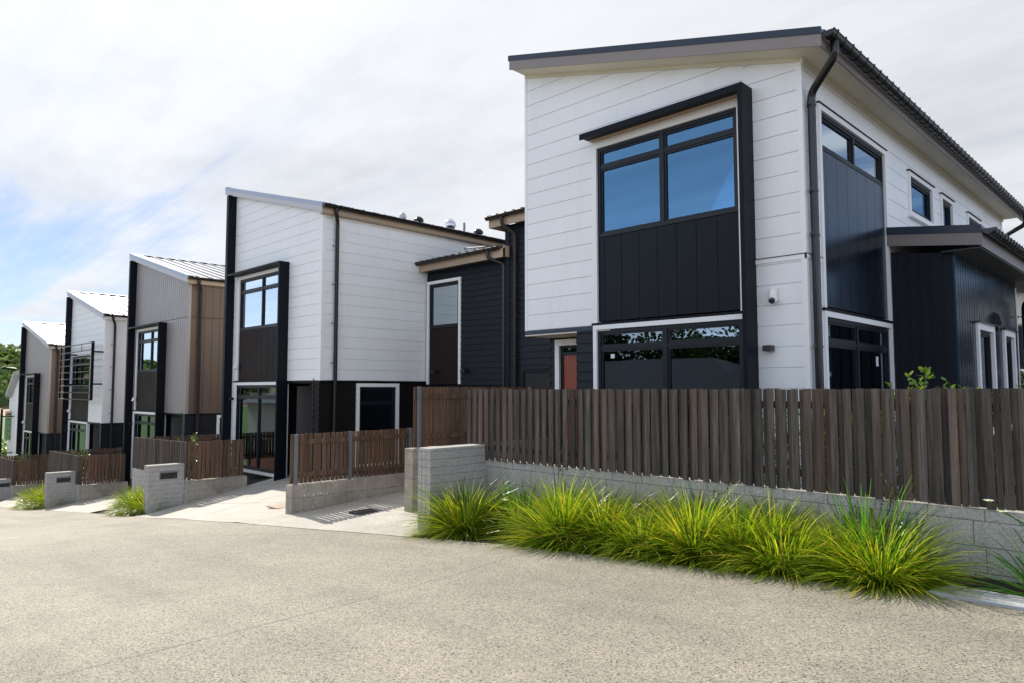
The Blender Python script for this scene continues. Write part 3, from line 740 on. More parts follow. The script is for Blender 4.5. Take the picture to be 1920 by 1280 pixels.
    window(R_, F, uL - .025, uR - .075, zf + .08, zc - .09, cols=(mc - .1,), rows=(zc - .40,), name='sliding_door', glass='glass')
    zz = zc + 2.83
    if front == 'hood':
        h = MB(); h.box((uL - .14, B0 - .28, zz + .02), (fin + .06, B0, zz + .07)); ob('hood', h, 'dark_metal', R_)
        h = MB(); h.box((fin, B0 - .28, zf - .05), (fin + .06, B0, zz + .018)); ob('fin', h, 'dark_metal', R_)
    # roof
    xl, xe = AL - .5, AR + .18; y0 = B0 - .12; yE = yB + .2
    m = MB(); m.prism([(xl, y0, rz(xl)), (xe, y0, rz(xe)), (xe, y0, rz(xe) - .03), (xl, y0, rz(xl) - .03)], (0, yE - y0, 0))
    y = y0 + .30
    while y < yE - .1:
        for dy, w_, h_ in ((0, .045, .045),):
            m.prism([(xl, y, rz(xl) - .001), (xe, y, rz(xe) - .001), (xe, y, rz(xe) + h_), (xl, y, rz(xl) + h_)], (0, w_, 0))
        y += .40
    roof = ob('roof', m, 'roof_steel', R_)
    m = MB(); y = y0 + .40
    while y < yE - .4: m.box((xl + .18, y, rz(xl + .18) - .01), (xl + .26, y + .22, rz(xl + .18) + .036)); y += .40
    ob('ridge_closure', m, 'black_plastic', roof)
    m = MB(); m.prism([(xl, y0, rz(xl) + .03), (xe, y0, rz(xe) + .03), (xe, y0, rz(xe) - .07), (xl, y0, rz(xl) - .07)], (0, -.02, 0))
    m.prism([(xl, y0, rz(xl) + .030), (xe, y0, rz(xe) + .030), (xe, y0, rz(xe) + .036), (xl, y0, rz(xl) + .036)], (0, .26, 0))
    m.prism([(xl - .02, y0, rz(xl) + .04), (xl + .18, y0, rz(xl + .18) + .04), (xl + .18, y0, rz(xl + .18) + .048), (xl - .02, y0, rz(xl) + .048)], (0, yE - y0, 0))
    m.box((xl - .02, y0, rz(xl) - .1), (xl, yE, rz(xl) + .04))
    ob('roof_edge', m, 'grey_flashing', roof)
    m = MB(); m.prism([(xl, y0 + .0, rz(xl) - .071), (xe, y0, rz(xe) - .071), (xe, y0, rz(xe) - .19), (xl, y0, rz(xl) - .19)], (0, -.02, 0))
    m.prism([(xl, y0 + .002, rz(xl) - .18), (AR + .02, y0 + .002, rz(AR + .02) - .18), (AR + .02, y0 + .002, rz(AR + .02) - .19), (xl, y0 + .002, rz(xl) - .19)], (0, .14, 0)); ob('barge_board', m, 'pale_fascia', roof)
    m = MB(); m.box((xe - .03, y0, rz(xe) - .20), (xe - .01, yE, rz(xe) - .05)); m.box((AR, y0 + .02, rz(xe) - .21), (xe - .03, yE, rz(xe) - .20)); ob('fascia', m, 'tan_fascia' if details else wallmat, roof)
    gutter(roof, (xe + .07, y0 - .02, rz(xe) - .02), (xe + .07, yE, rz(xe) - .02), .07, gut, .3 if details else .6)
    g0 = rz(xe) - .07
    downpipe(R_, [(xe + .06, y0 + .32, g0), (xe + .06, y0 + .32, g0 - .13), (AR + .10, B0 + .32, g0 - .30), (AR + .10, B0 + .32, zf - .3)], .045, gut, (zc + 3.1, zc + 2.2, zc + 1.3, zc + .4), Vector((0, -1, 0)))
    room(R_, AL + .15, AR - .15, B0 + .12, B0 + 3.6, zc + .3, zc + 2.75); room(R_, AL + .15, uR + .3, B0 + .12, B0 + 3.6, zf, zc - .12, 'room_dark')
    c = MB(); c.box((uL + .05, B0 - .10, zc + .36), (uL + .17, B0 - .045, zc + .48)); c.tube([(uL + .08, B0 - .08, zc + .46), (uL + .08, B0 - .13, zc + .34)], .04, 10); ob('security_camera', c, 'white_plastic', R_)
    c = MB(); c.box((AL + .10, B0 - .14, zc - .49), (AL + .20, B0 - .018, zc - .42)); ob('wall_light', c, 'black_plastic', R_)
    return R_, rz
H2, rz2 = house(-19.08, -14.44, 1.816, 7.27, 5.84, 'white_board', 'flush', 'brown_black_board', 'brown_panel', 'white weatherboard house with brown window panel behind the low brown fence', -16.03, -18.80)
H3, rz3 = house(-27.3, -22.38, .87, 6.50, 5.06, 'metal_cladding', 'vert', 'black_board', 'brown_panel', 'nearer and larger of the two taupe vertically clad houses', -24.2, -27.02, name='taupe_house')
H4, rz4 = house(-35.8, -30.9, .30, 5.97, 4.54, 'white_board', 'flush', 'black_board', 'brown_panel', 'white house with black slatted window screen, between the two taupe houses', -32.75, -35.5, front='screen', glass='glass', details=False)
H5, rz5 = house(-44.75, -39.55, -.47, 5.20, 3.78, 'metal_cladding', 'vert', 'black_board', 'brown_panel', 'smaller looking taupe clad house farthest down the row, beside the distant grass', -41.3, -44.3, name='taupe_house', details=False, glass='glass')
#HOUSE_EXTRA#

# banner behind the ground floor door of house 2, white on red
bn = MB()
for k, (w_, h_) in enumerate(((.05, .10), (.09, .11), (.04, .09), (.10, .10), (.05, .11))):
    x = -17.22 + k * .13; z = 1.02 - (x + 17.45) * .55; bn.prism([(x, 8.397, z - h_/2), (x + w_ * .8, 8.397, z - h_/2 - w_ * .5), (x + w_ * .8, 8.397, z + h_/2 - w_ * .5), (x, 8.397, z + h_/2)], (0, .002, 0))
c = MB(); c.prism([(-17.45, 8.40, 1.28), (-17.45, 8.40, 1.06), (-16.45, 8.40, .50), (-16.45, 8.40, .74)], (0, .01, 0)); ob('banner', c, 'banner_red', label='red strip banner with white lettering hung behind the glass door of the white house', cat='banner')
ob('lettering', bn, 'sticker', bpy.data.objects['banner'])

# slatted screen of house 4
def screen(parent, x0, x1, z0, z1, yb, n, post=True):
    m = MB(); h = (z1 - z0) / n
    m.box((x1 - .06, yb - .05, z0 - .02), (x1, yb + .05, z1 + .02)); m.box((x0, yb - .03, z0 - .02), (x0 + .03, yb + .03, z1)) if post else None
    for z in (z1 - .55 * h - .2, z0 + 2.2 * h): m.box((x1 - .05, yb + .05, z - .03), (x1, B0 - .01, z + .03)); m.box((x0 + 1.1, yb + .05, z - .03), (x0 + 1.15, B0 - .01, z + .03))
    m.tube([(x1 - 1.6, yb, z1 - h), (x1 - 1.6, yb, z1)], .012, 6)
    s = ob('screen_frame', m, 'dark_metal', parent)
    for k in range(n + 1):
        q = MB(); z = z0 + k * h; q.prism([(x0, yb - .055, z - .022), (x0, yb + .055, z - .008), (x0, yb + .055, z + .026), (x0, yb - .055, z + .012)], (x1 - x0 - .06, 0, 0)); ob('slat', q, 'black_plastic', s)
screen(H4, -35.75, -30.95, 1.22, 3.45, 7.93, 8)

# house 6, only its right hand end shows
def house6():
    R_ = root('white_house', (-49, 12, -3.4), 'white house at the far left end with a roof sloping down to the left', 'house', 'terrace of two storey houses')
    x0, x1 = -48.4, -46.0
    F = Fr('F', B0); m = MB(); clad(m, F, [(x0, -4), (x1, -4), (x1, 2.3), (x0, 1.1)])
    m.box((x0, B0, -4), (x0 + .02, 20, 1.1)); m.box((x1 - .02, B0, -4), (x1, 20, 2.3)); ob('wall', m, 'white_board', R_)
    m = MB(); m.prism([(x0 + .5, B0 - .3, 1.20), (x1, B0 - .3, 2.42), (x1, B0 - .3, 2.62), (x0 + .5, B0 - .3, 1.40)], (0, 12, 0)); r = ob('roof', m, 'pale_fascia', R_)
    m = MB(); m.tube([(x0 + .45, B0 - .3, 1.30), (x0 + .45, B0 + 11, 1.30)], .07, 8); ob('gutter', m, 'gutter_metal', r)
    F.box(mm := MB(), -49.3, -47.6, -1.2, .4, 0, .03); ob('window', mm, 'glass_dark', R_)
    screen(R_, -51.5, -47.0, -2.6, .55, 7.75, 9, False)
house6()

# ------------------------------------------------------------------ black link building between houses 1 and 2
def link():
    R_ = root('link_building', (-11.5, 13, -.2), 'dark weatherboard building with two stepped roofs between the two nearest white houses', 'building')
    B = 11.35; F = Fr('F', B); x0, x1, x2 = -14.40, -11.42, -7.95
    m = MB(); z1 = 4.66
    wl, wr, wt = -14.36, -13.04, 4.36
    clad(m, F, [(wr, 1.7), (x1, 1.7), (x1, z1), (wr, z1)], 'lap', .142, 1.7); clad(m, F, [(wl, wt), (wr, wt), (wr, z1), (wl, z1)], 'lap', .142, 1.7)
    m.box((x0, B, 1.7), (wl, 20, z1)); clad(m, F, [(x0, -.6), (x1, -.6), (x1, 1.68), (x0, 1.68)], 'lap', .142, -.6)
    ob('wall', m, 'black_board', R_)
    m = MB(); G = Fr('F', B - .06)
    clad(m, G, [(x1 + .12, -.4), (x2, -.4), (x2, 5.36), (x1 + .12, 5.36)], 'lap', .142, -.4)
    m.box((x1 + .02, B - .06, -.4), (x1 + .04, 20, 5.36)); ob('upper_wall', m, 'black_board', R_)
    m = MB(); G.box(m, x1 - .0, x1 + .14, -.4, 5.36, 0, .035); ob('corner_board', m, 'dark_panel', R_)
    trim(R_, F, wl, wr, 1.74, wt, .075, 'LRT'); window(R_, F, wl + .075, wr - .075, 3.14, wt - .075, glass='glass_pale', bar=.06)
    pm = MB(); F.box(pm, wl + .075, wr - .075, 1.74, 3.13, -.03, .004); ob('panel', pm, 'brown_panel', R_)
    c = MB(); F.box(c, x0, x1, 1.66, 1.72, 0, .04); ob('flashing', c, 'dark_metal', R_)
    room(R_, x0 + .1, x1 - .1, B + .1, 14, 2.2, 4.55)
    # roof over the lower part
    m = MB(); m.prism([(x0 - .30, B - .28, 4.80), (x0 - .30, B - .28, 4.86), (x0 - .30, 20, 6.0), (x0 - .30, 20, 5.94)], (x1 + .06 - x0 + .28, 0, 0))
    x = x0 - .2
    while x < x1: m.prism([(x, B - .30, 4.85), (x, B - .30, 4.89), (x, 20, 6.03), (x, 20, 5.99)], (.05, 0, 0)); x += .25
    rf = ob('roof', m, 'dark_roof', R_)
    m = MB(); m.box((x0 - .26, B - .26, 4.60), (x1 + .14, B - .235, 4.80)); m.box((x1 + .10, B - .26, 4.60), (x1 + .14, B - .06, 4.86)); ob('fascia', m, 'tan_fascia', rf)
    m = MB(); m.box((x0 - .24, B - .235, 4.62), (x1, B, 4.64)); ob('soffit', m, 'dark_soffit', rf)
    gutter(rf, (x0 - .34, B - .33, 4.83), (x1 + .02, B - .33, 4.83), .07, 'brown_metal', .28, out=Vector((0, -1, 0)))
    downpipe(R_, [(x1 - .34, B - .33, 4.78), (x1 - .34, B - .33, 4.62), (x1 - .06, B - .08, 4.48), (x1 - .06, B - .08, 0)], .042, 'black_plastic')
    m = MB(); m.prism([(x1 - .30, B - .36, 5.50), (x1 - .30, B - .36, 5.56), (x1 - .30, 20, 6.3), (x1 - .30, 20, 6.24)], (x2 - x1 + .3, 0, 0))
    x = x1 - .25
    while x < x2: m.prism([(x, B - .38, 5.55), (x, B - .38, 5.59), (x, 20, 6.33), (x, 20, 6.29)], (.05, 0, 0)); x += .25
    rf = ob('upper_roof', m, 'dark_roof', R_)
    m = MB(); m.box((x1 - .30, B - .33, 5.30), (x2, B - .305, 5.50)); m.box((x1 - .30, B - .305, 5.30), (x1 - .28, B + .4, 5.50)); ob('fascia', m, 'tan_fascia', rf)
    gutter(rf, (x1 - .30, B - .40, 5.53), (x2, B - .40, 5.53), .07, 'brown_metal', .28, out=Vector((0, -1, 0)))
    downpipe(R_, [(x1 + .20, B - .40, 5.48), (x1 + .20, B - .40, 5.30), (x1 + .36, B - .14, 5.12), (x1 + .36, B - .14, 0)], .042, 'brown_metal', (2.3,), Vector((1, 0, 0)))
    # opening low on the right
    m = MB(); G.box(m, -10.95, -8.5, 1.98, 2.06, 0, .05); G.box(m, -10.95, -10.82, -.4, 1.98, 0, .05); ob('garage_frame', m, 'dark_panel', R_)
    m = MB(); G.box(m, -10.82, -8.5, -.4, 1.98, .0, .022); ob('garage_door', m, 'black_door', R_)
    # wall lamps beside the window
    for x in (-14.0, -12.85):
        m = MB(); m.box((x - .05, B - .16, 2.02), (x + .10, B - .02, 2.09)); ob('wall_light', m, 'black_plastic', R_)
    # stretcher rack on the roof
    m = MB()
    for dx in (0, .35, .7): m.tube([(-13.3 + dx, B + .35, 4.9), (-13.3 + dx, B + .35, 5.16 - dx * .05)], .012, 6)
    m.tube([(-13.35, B + .35, 5.16), (-12.55, B + .35, 5.10)], .016, 6); ob('roof_rack', m, 'steel_post', R_)
link()
# roof vents on house 2
def vent(x, y, r, h, mat, label, nm='roof_vent'):
    z = rz2(x)
    q = root(nm, (x, y, z), label, 'roof vent')
    ob('base', MB().lathe((x, y, z - .05), [(r * .75, 0), (r * .75, h * .45)], 18), 'gutter_metal', q)
    ob('cap', MB().lathe((x, y, z + h * .3), [(r * .7, 0), (r, h * .12), (r * .98, h * .35), (r * .75, h * .6), (r * .35, h * .78), (.01, h * .8)], 20), mat, q)
vent(-15.5, 11.35, .10, .22, 'roof_steel', 'small pale roof vent farthest left behind the gutter of the white house')
vent(-15.5, 11.90, .14, .20, 'gutter_metal', 'dark domed roof vent left of the silver cowl on the white house')
vent(-15.5, 13.05, .17, .33, 'chrome', 'shiny silver roof cowl standing above the dark gutter of the white house')
vent(-15.5, 14.15, .15, .22, 'gutter_metal', 'dark domed roof vent farthest right on the white house, past the thin pipe')
c = MB(); c.tube([(-15.5, 13.58, 5.9), (-15.5, 13.58, 6.50)], .035, 8); ob('vent_pipe', c, 'steel_post', label='thin grey vent pipe standing on the roof right of the silver cowl', cat='pipe')

# building just visible at the right edge
def edge_building():
    R_ = root('neighbour_building', (-1, 26, .4), 'pale and dark neighbouring building just visible past the lean-to at the right edge', 'building')
    F = Fr('F', 22); m = MB(); clad(m, F, [(-3.6, 3.25), (3, 3.25), (3, 4.3), (-3.6, 4.3)]); m.box((-3.6, 22, 0), (-3.58, 30, 4.3)); ob('upper_wall', m, 'cream_board', R_)
    m = MB(); clad(m, F, [(-3.6, 0), (3, 0), (3, 3.2), (-3.6, 3.2)], 'lap', .142, 0); ob('wall', m, 'black_board', R_)
    m = MB(); F.box(m, -3.6, 3, 2.0, 2.12, 0, .05); ob('band', m, 'white_trim', R_)
    m = MB(); m.box((-3.8, 21.6, 4.05), (3.2, 30, 4.25)); ob('roof', m, 'navy_flashing', R_)
edge_building()

# ------------------------------------------------------------------ walls, pillars, fences
def block_wall(parent_name, axis, p, u0, u1, z0f, z1, t=.19, mat='block', label='', group=None, cap=.09, off=0.0, bh=.19, bl=.39, course=.20, loc=None):
    """concrete block wall with recessed joints. axis 'x': runs along x at y=p ; 'y': runs along y at x=p. z0f(u) = ground"""
    R_ = root(parent_name, ((u0+u1)/2, p, z0f((u0+u1)/2)) if axis == 'x' else (p, (u0+u1)/2, z0f((u0+u1)/2)), label, 'wall', group)
    core = MB(); zb = min(z0f(u0), z0f(u1)) - .25
    h = t/2 - .004
    if axis == 'x': core.box((u0 + .004, p - h, zb), (u1 - .004, p + h, z1 - .004))
    else: core.box((p - h, u0 + .004, zb), (p + h, u1 - .004, z1 - .004))
    ob('mortar', core, 'mortar', R_)
    m = MB(); z = z1; k = 0; g = .003
    while z > zb + .05:
        hh = cap if (k == 0 and cap) else course
        lo = z - hh + g; hi = z - (g if k else 0)
        u = u0 - ((bl + .01) / 2 if k % 2 else .12); first = True
        while u < u1:
            a = max(u0, u) + (g if u > u0 else 0); b = min(u1, u + bl + .01) - (g if u + bl + .01 < u1 else 0)
            if b - a > .02:
                if axis == 'x': m.box((a, p - t/2, lo), (b, p + t/2, hi))
                else: m.box((p - t/2, a, lo), (p + t/2, b, hi))
            u += bl + .01
        z -= hh; k += 1
    ob('blocks', m, mat, R_, bevel=.003)
    return R_
def paling_fence(axis, p, u0, u1, ztop0, ztop1, zb0, zb1, mat, label, group, pitch=.125, w=.068, hitmiss=True, posts=(), railside=1, front=-1, kind='fence', rails=True, postdz=0):
    """front: sign of the direction (in the other axis) the fence shows its palings to"""
    n = int((u1 - u0) / pitch)
    T = lambda u: ztop0 + (ztop1 - ztop0) * (u - u0) / (u1 - u0); Bm = lambda u: zb0 + (zb1 - zb0) * (u - u0) / (u1 - u0)
    um = (u0 + u1) / 2
    R_ = root('paling_fence', (um, p, Bm(um)) if axis == 'x' else (p, um, Bm(um)), label, 'fence', group)
    def bx(m, a, b, q0, q1, z0, z1):
        if axis == 'x': m.box((a, q0, z0), (b, q1, z1))
        else: m.box((q0, a, z0), (q1, b, z1))
    f = MB(); bk = MB(); r = .010
    for i in range(n + 1):
        u = u0 + i * pitch + U(-.004, .004); ww = w * U(.95, 1.05); z1 = T(u) + U(-.004, .004); z0 = Bm(u) + U(-.004, .008); th = .019
        lf = .032 if hitmiss else 0
        c = p + front * (r + .001 + lf); bx(f, u, min(u + ww, u1 + .05), c, c + front * (th + U(-.002, .002)), z0, z1)
        nail = MB()
        if hitmiss and i < n:
            u2 = u + ww + U(-.002, .005); w2 = (pitch - ww) - .010
            c = p + front * (r + .001); bx(bk, u2, u2 + w2 + U(-.005, .004), c, c + front * .018, z0, z1 + U(-.005, .003))
    ob('palings', f, mat, R_)
    if hitmiss: ob('under_palings', bk, mat, R_)
    hgt = T(um) - Bm(um)
    if rails:
        for fz in (.17, .84):
            m = MB(); q = MB()
            a, b = u0, u1
            P0 = Bm(a) + (T(a) - Bm(a)) * fz; P1 = Bm(b) + (T(b) - Bm(b)) * fz
            if axis == 'x': m.prism([(a, p - r, P0 - .035), (b, p - r, P1 - .035), (b, p - r, P1 + .035), (a, p - r, P0 + .035)], (0, 2 * r, 0))
            else: m.prism([(p - r, a, P0 - .035), (p - r, b, P1 - .035), (p - r, b, P1 + .035), (p - r, a, P0 + .035)], (2 * r, 0, 0))
            ob('rail', m, mat, R_)
    for u in posts:
        m = MB(); s = -front * (r + .052)
        if axis == 'x': m.box((u - .035, p - front * (r + .03), Bm(u) - .25), (u + .035, p - front * (r + .075), T(u) + .005 - postdz))
        else: m.box((p - front * (r - .0), u - .022, Bm(u) - .2), (p - front * (r + .05), u + .022, T(u) + .005))
        ob('post', m, 'steel_post', R_)
    return R_
GW = 'concrete block walls under the fences'; GF = 'timber paling fences along the street'
# long front wall and fence
block_wall('block_wall', 'x', 6.66, -7.2, 4.5, lambda u: gz(u, 6.5), .66, .19, 'block', 'long grey block wall behind the row of grasses, carrying the tall dark fence', GW)
c = MB(); c.box((-7.15, 6.575, .6605), (-1.6, 6.60, .672)); 
paling_fence('x', 6.60, -7.38, 4.4, 1.605, 1.61, .655, .69, 'fence_grey', 'tall dark weathered paling fence on the long block wall at the right', GF, pitch=.117, w=.063, posts=(-7.1, -5.3, -3.5, -1.7, .1, 1.9, 3.7), postdz=.28)
# mailbox pillars
def pillar(x, y0, y1, zt, zb, label, mailbox=True):
    R_ = root('mailbox_pillar' if mailbox else 'block_pillar', (x - .12, (y0+y1)/2, zb), label, 'pillar', 'block pillars at the driveways')
    t = .25; core = MB(); core.box((x - t + .004, y0 + .004, zb - .3), (x - .004, y1 - .004, zt - .004)); ob('mortar', core, 'mortar', R_)
    m = MB(); z = zt; k = 0; g = .002
    while z > zb - .2:
        hh = .04 if k == 0 else .10
        for a, b in ((y0, y0 + (y1-y0) * .5), (y0 + (y1-y0) * .5, y1)):
            if mailbox and k in (2, 3): 
                # niche courses: leave the middle for the letterbox
                for q0, q1 in ((a, b),):
                    m.box((x - t, q0 + (g if q0 > y0 else 0), z - hh + g), (x, q1 - (g if q1 < y1 else 0), z - (g if k else 0)))
            else: m.box((x - t, a + (g if a > y0 else 0), z - hh + g), (x, b - (g if b < y1 else 0), z - (g if k else 0)))
        z -= hh; k += 1
    ob('blocks', m, 'block', R_, bevel=.003)
    g_ = MB()
    for xx in (x - t + .08, x - t + .165): g_.box((xx - .003, y0 - .0015, zb - .2), (xx + .003, y0 + .004, zt - .042))
    ob('joints', g_, 'mortar', R_)
    if mailbox:
        c = MB(); ya, yb_ = y0 + (y1-y0) * .33, y0 + (y1-y0) * .79; zc_ = zt - .235
        c.box((x + .0, ya, zc_ - .075), (x + .012, yb_, zc_ + .06)); mb_ = ob('letterbox', c, 'black_plastic', R_)
        c = MB(); c.prism([(x, ya - .012, zc_ + .062), (x + .045, ya - .012, zc_ + .062), (x + .03, ya - .012, zc_ + .082), (x, ya - .012, zc_ + .088)], (0, yb_ - ya + .024, 0)); c.box((x, ya - .012, zc_ - .075), (x + .016, ya - .001, zc_ + .06)); ob('letterbox_lid', c, 'steel_post', mb_)
        c = MB(); c.tube([(x + .012, yb_ - .04, zc_ - .03), (x + .02, yb_ - .04, zc_ - .03)], .012, 10); ob('lock', c, 'steel_post', mb_)
    return R_
pillar(-7.02, 5.60, 6.56, .86, -.25, 'nearest grey block pillar, without letterbox, at the end of the tall dark fence', False)
pillar(-16.56, 5.40, 6.17, -.055, -1.08, 'nearer grey block pillar with a black letterbox, beside the sunlit driveway')
pillar(-25.43, 5.40, 6.20, -.94, -1.98, 'grey block pillar with black letterbox standing between two bright green tussocks')
pillar(-34.9, 5.50, 6.30, -2.0, -3.0, 'grey block pillar with letterbox cut by the left edge of the photo')
# return wall and brown fence behind the first pillar
block_wall('block_wall', 'y', -8.48, 6.36, 11.2, lambda u: gz(-8.5, u), .735, .2, 'block_warm', 'short pale end of block wall just left of the nearest grey pillar', GW, cap=.04)
paling_fence('y', -8.45, 6.44, 11.2, 1.645, 1.64, .745, .745, 'fence_brown', 'tall brown paling fence with rails, between the dark fence and the low brown one', GF, pitch=.09, w=.082, hitmiss=False, front=-1, posts=(6.50, 8.9))
# low brown fence with its stained wall
block_wall('block_wall', 'y', -10.30, 5.42, 9.8, lambda u: gz(-10.3, u), .115, .19, 'block_warm', 'stained low block wall with a chalky white mark under the low brown fence', GW, cap=.0)
c = MB()
for k in range(26):
    y = 5.62 + U(0, .42); z = -.03 - abs(U(-.02, .02)) - (U(0, .22) if 5.74 < y < 5.86 else 0); a = U(.004, .014); b = U(.006, .035)
    c.prism([(-10.2045, y, z), (-10.2045, y + a, z + b * .3), (-10.2045, y + a * .8, z - b), (-10.2045, y - a * .4, z - b * .7)], (.001, 0, 0))
ob('chalk_mark', c, 'white_trim', next(o for o in bpy.data.objects if o.get('label', '').startswith('stained low')))
paling_fence('y', -10.32, 5.46, 9.8, .895, .925, .125, .125, 'fence_brown', 'low brown paling fence with grey posts and visible rails, between the two concrete paths', GF, pitch=.080, w=.057, hitmiss=False, front=-1, posts=(5.52, 6.5, 7.75, 9.2))
# yards of the houses further left
def yard(xr, xl, zt, zm, lab, yc=6.17, dA=-.0, lab2='', side=True):
    block_wall('block_wall', 'x', yc + .10, xl, xr - .02, lambda u: gz(u, yc), zm, .19, 'block', 'grey block wall facing the street ' + lab, GW, cap=0)
    block_wall('block_wall', 'y', xr - .10, yc + .01, yc + 1.40, lambda u: gz(xr, u), zm - .02, .19, 'block_warm', 'low block wall running back to the house ' + lab, GW, cap=.03)
    paling_fence('x', yc + .06, xl, xr - .04, zt - .06, zt, zm + .0, zm + .01, 'fence_grey', 'weathered fence facing the street ' + lab, GF, pitch=.105, w=.058, hitmiss=True, posts=())
    paling_fence('y', xr - .06, yc + .03, yc + 1.32, zt, zt, zm, zm, 'fence_brown', 'brown spaced paling fence running back ' + lab, GF, pitch=.10, w=.078, hitmiss=False, front=1, posts=())
    paling_fence('y', xl + .03, yc + .1, 8.45, zt - .08, zt - .08, zm, zm, 'fence_brown', 'far side fence ' + lab, GF, pitch=.09, w=.07, hitmiss=False, front=-1, posts=(7.40, 8.42))
yard(-16.42, -20.12, .43, -.42, 'around the yard by the nearer letterbox pillar')
yard(-25.05, -28.9, -.45, -1.34, 'around the yard behind the pillar between two tussocks')
yard(-34.5, -38.2, -1.25, -2.25, 'around the yard farthest left')

# drain grate and lid on the path
c = MB(); z = gz(-9.0, 6.0) + .012
r_ = root('drain_grate', (-9.0, 6.05, z), 'dark square drain grate set in the sunlit concrete beside the low brown fence', 'drain cover')
c.box((-9.28, 5.86, z - .02), (-8.95, 5.89, z + .008)); c.box((-9.28, 6.22, z - .02), (-8.95, 6.25, z + .008)); c.box((-9.28, 5.89, z - .02), (-9.25, 6.22, z + .008)); c.box((-8.98, 5.89, z - .02), (-8.95, 6.22, z + .008)); ob('frame', c, 'drain_lid', r_)
c = MB(); c.box((-9.25, 5.89, z - .02), (-8.98, 6.22, z - .004)); ob('pit', c, 'black_plastic', r_)
c = MB()
for k in range(9): c.box((-9.25, 5.90 + k * .036, z - .004), (-8.98, 5.915 + k * .036, z + .006))
ob('bars', c, 'drain_lid', r_)
c = MB(); z = gz(-11.4, 5.9) + .012; c.box((-11.7, 5.75, z - .02), (-11.3, 6.05, z + .004)); ob('drain_cover', c, 'tan_fascia', label='flat brownish lid set in the concrete path left of the low brown fence', cat='drain cover')

# ------------------------------------------------------------------ planting
def blades(n, L=(.45, .75), w=.0048, spread=1.0, base=.10, lean=(8, 88), seg=5, droop=1.0, power=.8, seed=0):
    rng = random.Random(seed); m = MB()
    for i in range(n):
        a = rng.uniform(0, 2 * math.pi); rb = base * math.sqrt(rng.random()); a2 = a + rng.uniform(-.5, .5)
        x, y, z = rb * math.cos(a), rb * math.sin(a), 0
        t = rng.random() ** power
        el = rad(90 - (lean[0] + (lean[1] - lean[0]) * t)) ; l = rng.uniform(*L) * (1 - .12 * t)
        ww = w * rng.uniform(.7, 1.3); sx, sy = -math.sin(a2), math.cos(a2)
        tw = rng.uniform(-.6, .6)
        pts = []; ds = l / seg; e = el; cx, cy, cz = x, y, z
        for k in range(seg + 1):
            pts.append((cx, cy, cz)); e -= rad(rng.uniform(7, 15)) * droop * (k / seg + .3)
            cx += math.cos(e) * math.cos(a2) * ds; cy += math.cos(e) * math.sin(a2) * ds; cz += math.sin(e) * ds
        b0 = len(m.v)
        for k, (px, py, pz) in enumerate(pts):
            q = ww * (1 - (k / seg) ** 2 * .85); ux, uy, uz = sx * q * math.cos(tw), sy * q * math.cos(tw), q * math.sin(tw)
            m.v += [(px - ux, py - uy, max(.005, pz - uz)), (px + ux, py + uy, max(.006, pz + uz))]
        for k in range(seg): m.f.append((b0 + 2*k, b0 + 2*k + 1, b0 + 2*k + 3, b0 + 2*k + 2))
    return m
def rawobj(name, m, mat):
    me = bpy.data.meshes.new(name); me.from_pydata(m.v, [], m.f); me.materials.append(MATS[mat]); me.update()
    return me
tus = [rawobj('grass_tussock', blades((2000, 1750, 1500)[k-1], ((.42, .84), (.38, .76), (.50, .88))[k-1], (.0060, .0062, .0066)[k-1], seed=k, base=(.17, .20, .14)[k-1], lean=((4, 96), (0, 98), (2, 88))[k-1], power=(.72, .66, .8)[k-1], droop=(1.05, 1.2, .85)[k-1]), 'tussock') for k in (1, 2, 3)]
irs = [rawobj('flax_plant', blades(90, (.42, .80), .011, seed=10 + k, base=.15, lean=(2, 42), droop=.45, power=1.1), 'flax') for k in (1, 2)]
sticks = [rawobj('stalk', blades(9, (.5, .85), .003, seed=30 + k, base=.08, lean=(5, 50), droop=.5), 'dry') for k in (1, 2)]
def seedheads(seed):
    rng = random.Random(seed); m = MB()
    for k in range(3):
        a = rng.uniform(0, 6.28); h = rng.uniform(.65, .95); dx, dy = math.cos(a) * .14, math.sin(a) * .14
        m.tube([(0, 0, .1), (dx * .4, dy * .4, h * .5), (dx, dy, h)], .0028, 4)
        for j in range(8):
            t = rng.uniform(.72, 1); px, py, pz = dx * t + rng.uniform(-.05, .05), dy * t + rng.uniform(-.05, .05), h * t + rng.uniform(-.02, .04)
            m.tube([(dx * t, dy * t, h * t - .03), (px, py, pz)], .0018, 3)
            m.lathe((px, py, pz - .012), [(.002, 0), (.009, .008), (.008, .018), (.002, .024)], 5)
    return rawobj('seed_stalks', m, 'dry')
seeds_ = [seedheads(5), seedheads(6)]
def plant(name, me, x, y, z, s, rz, label, cat, group):
    o = bpy.data.objects.new(name, me); COL.objects.link(o); o.location = (x, y, z); o.rotation_euler = (0, 0, rz); o.scale = (s, s, s * U(.95, 1.05))
    o['label'] = label; o['category'] = cat; o['group'] = group; return o
GT = 'yellow green tussocks along the kerb'
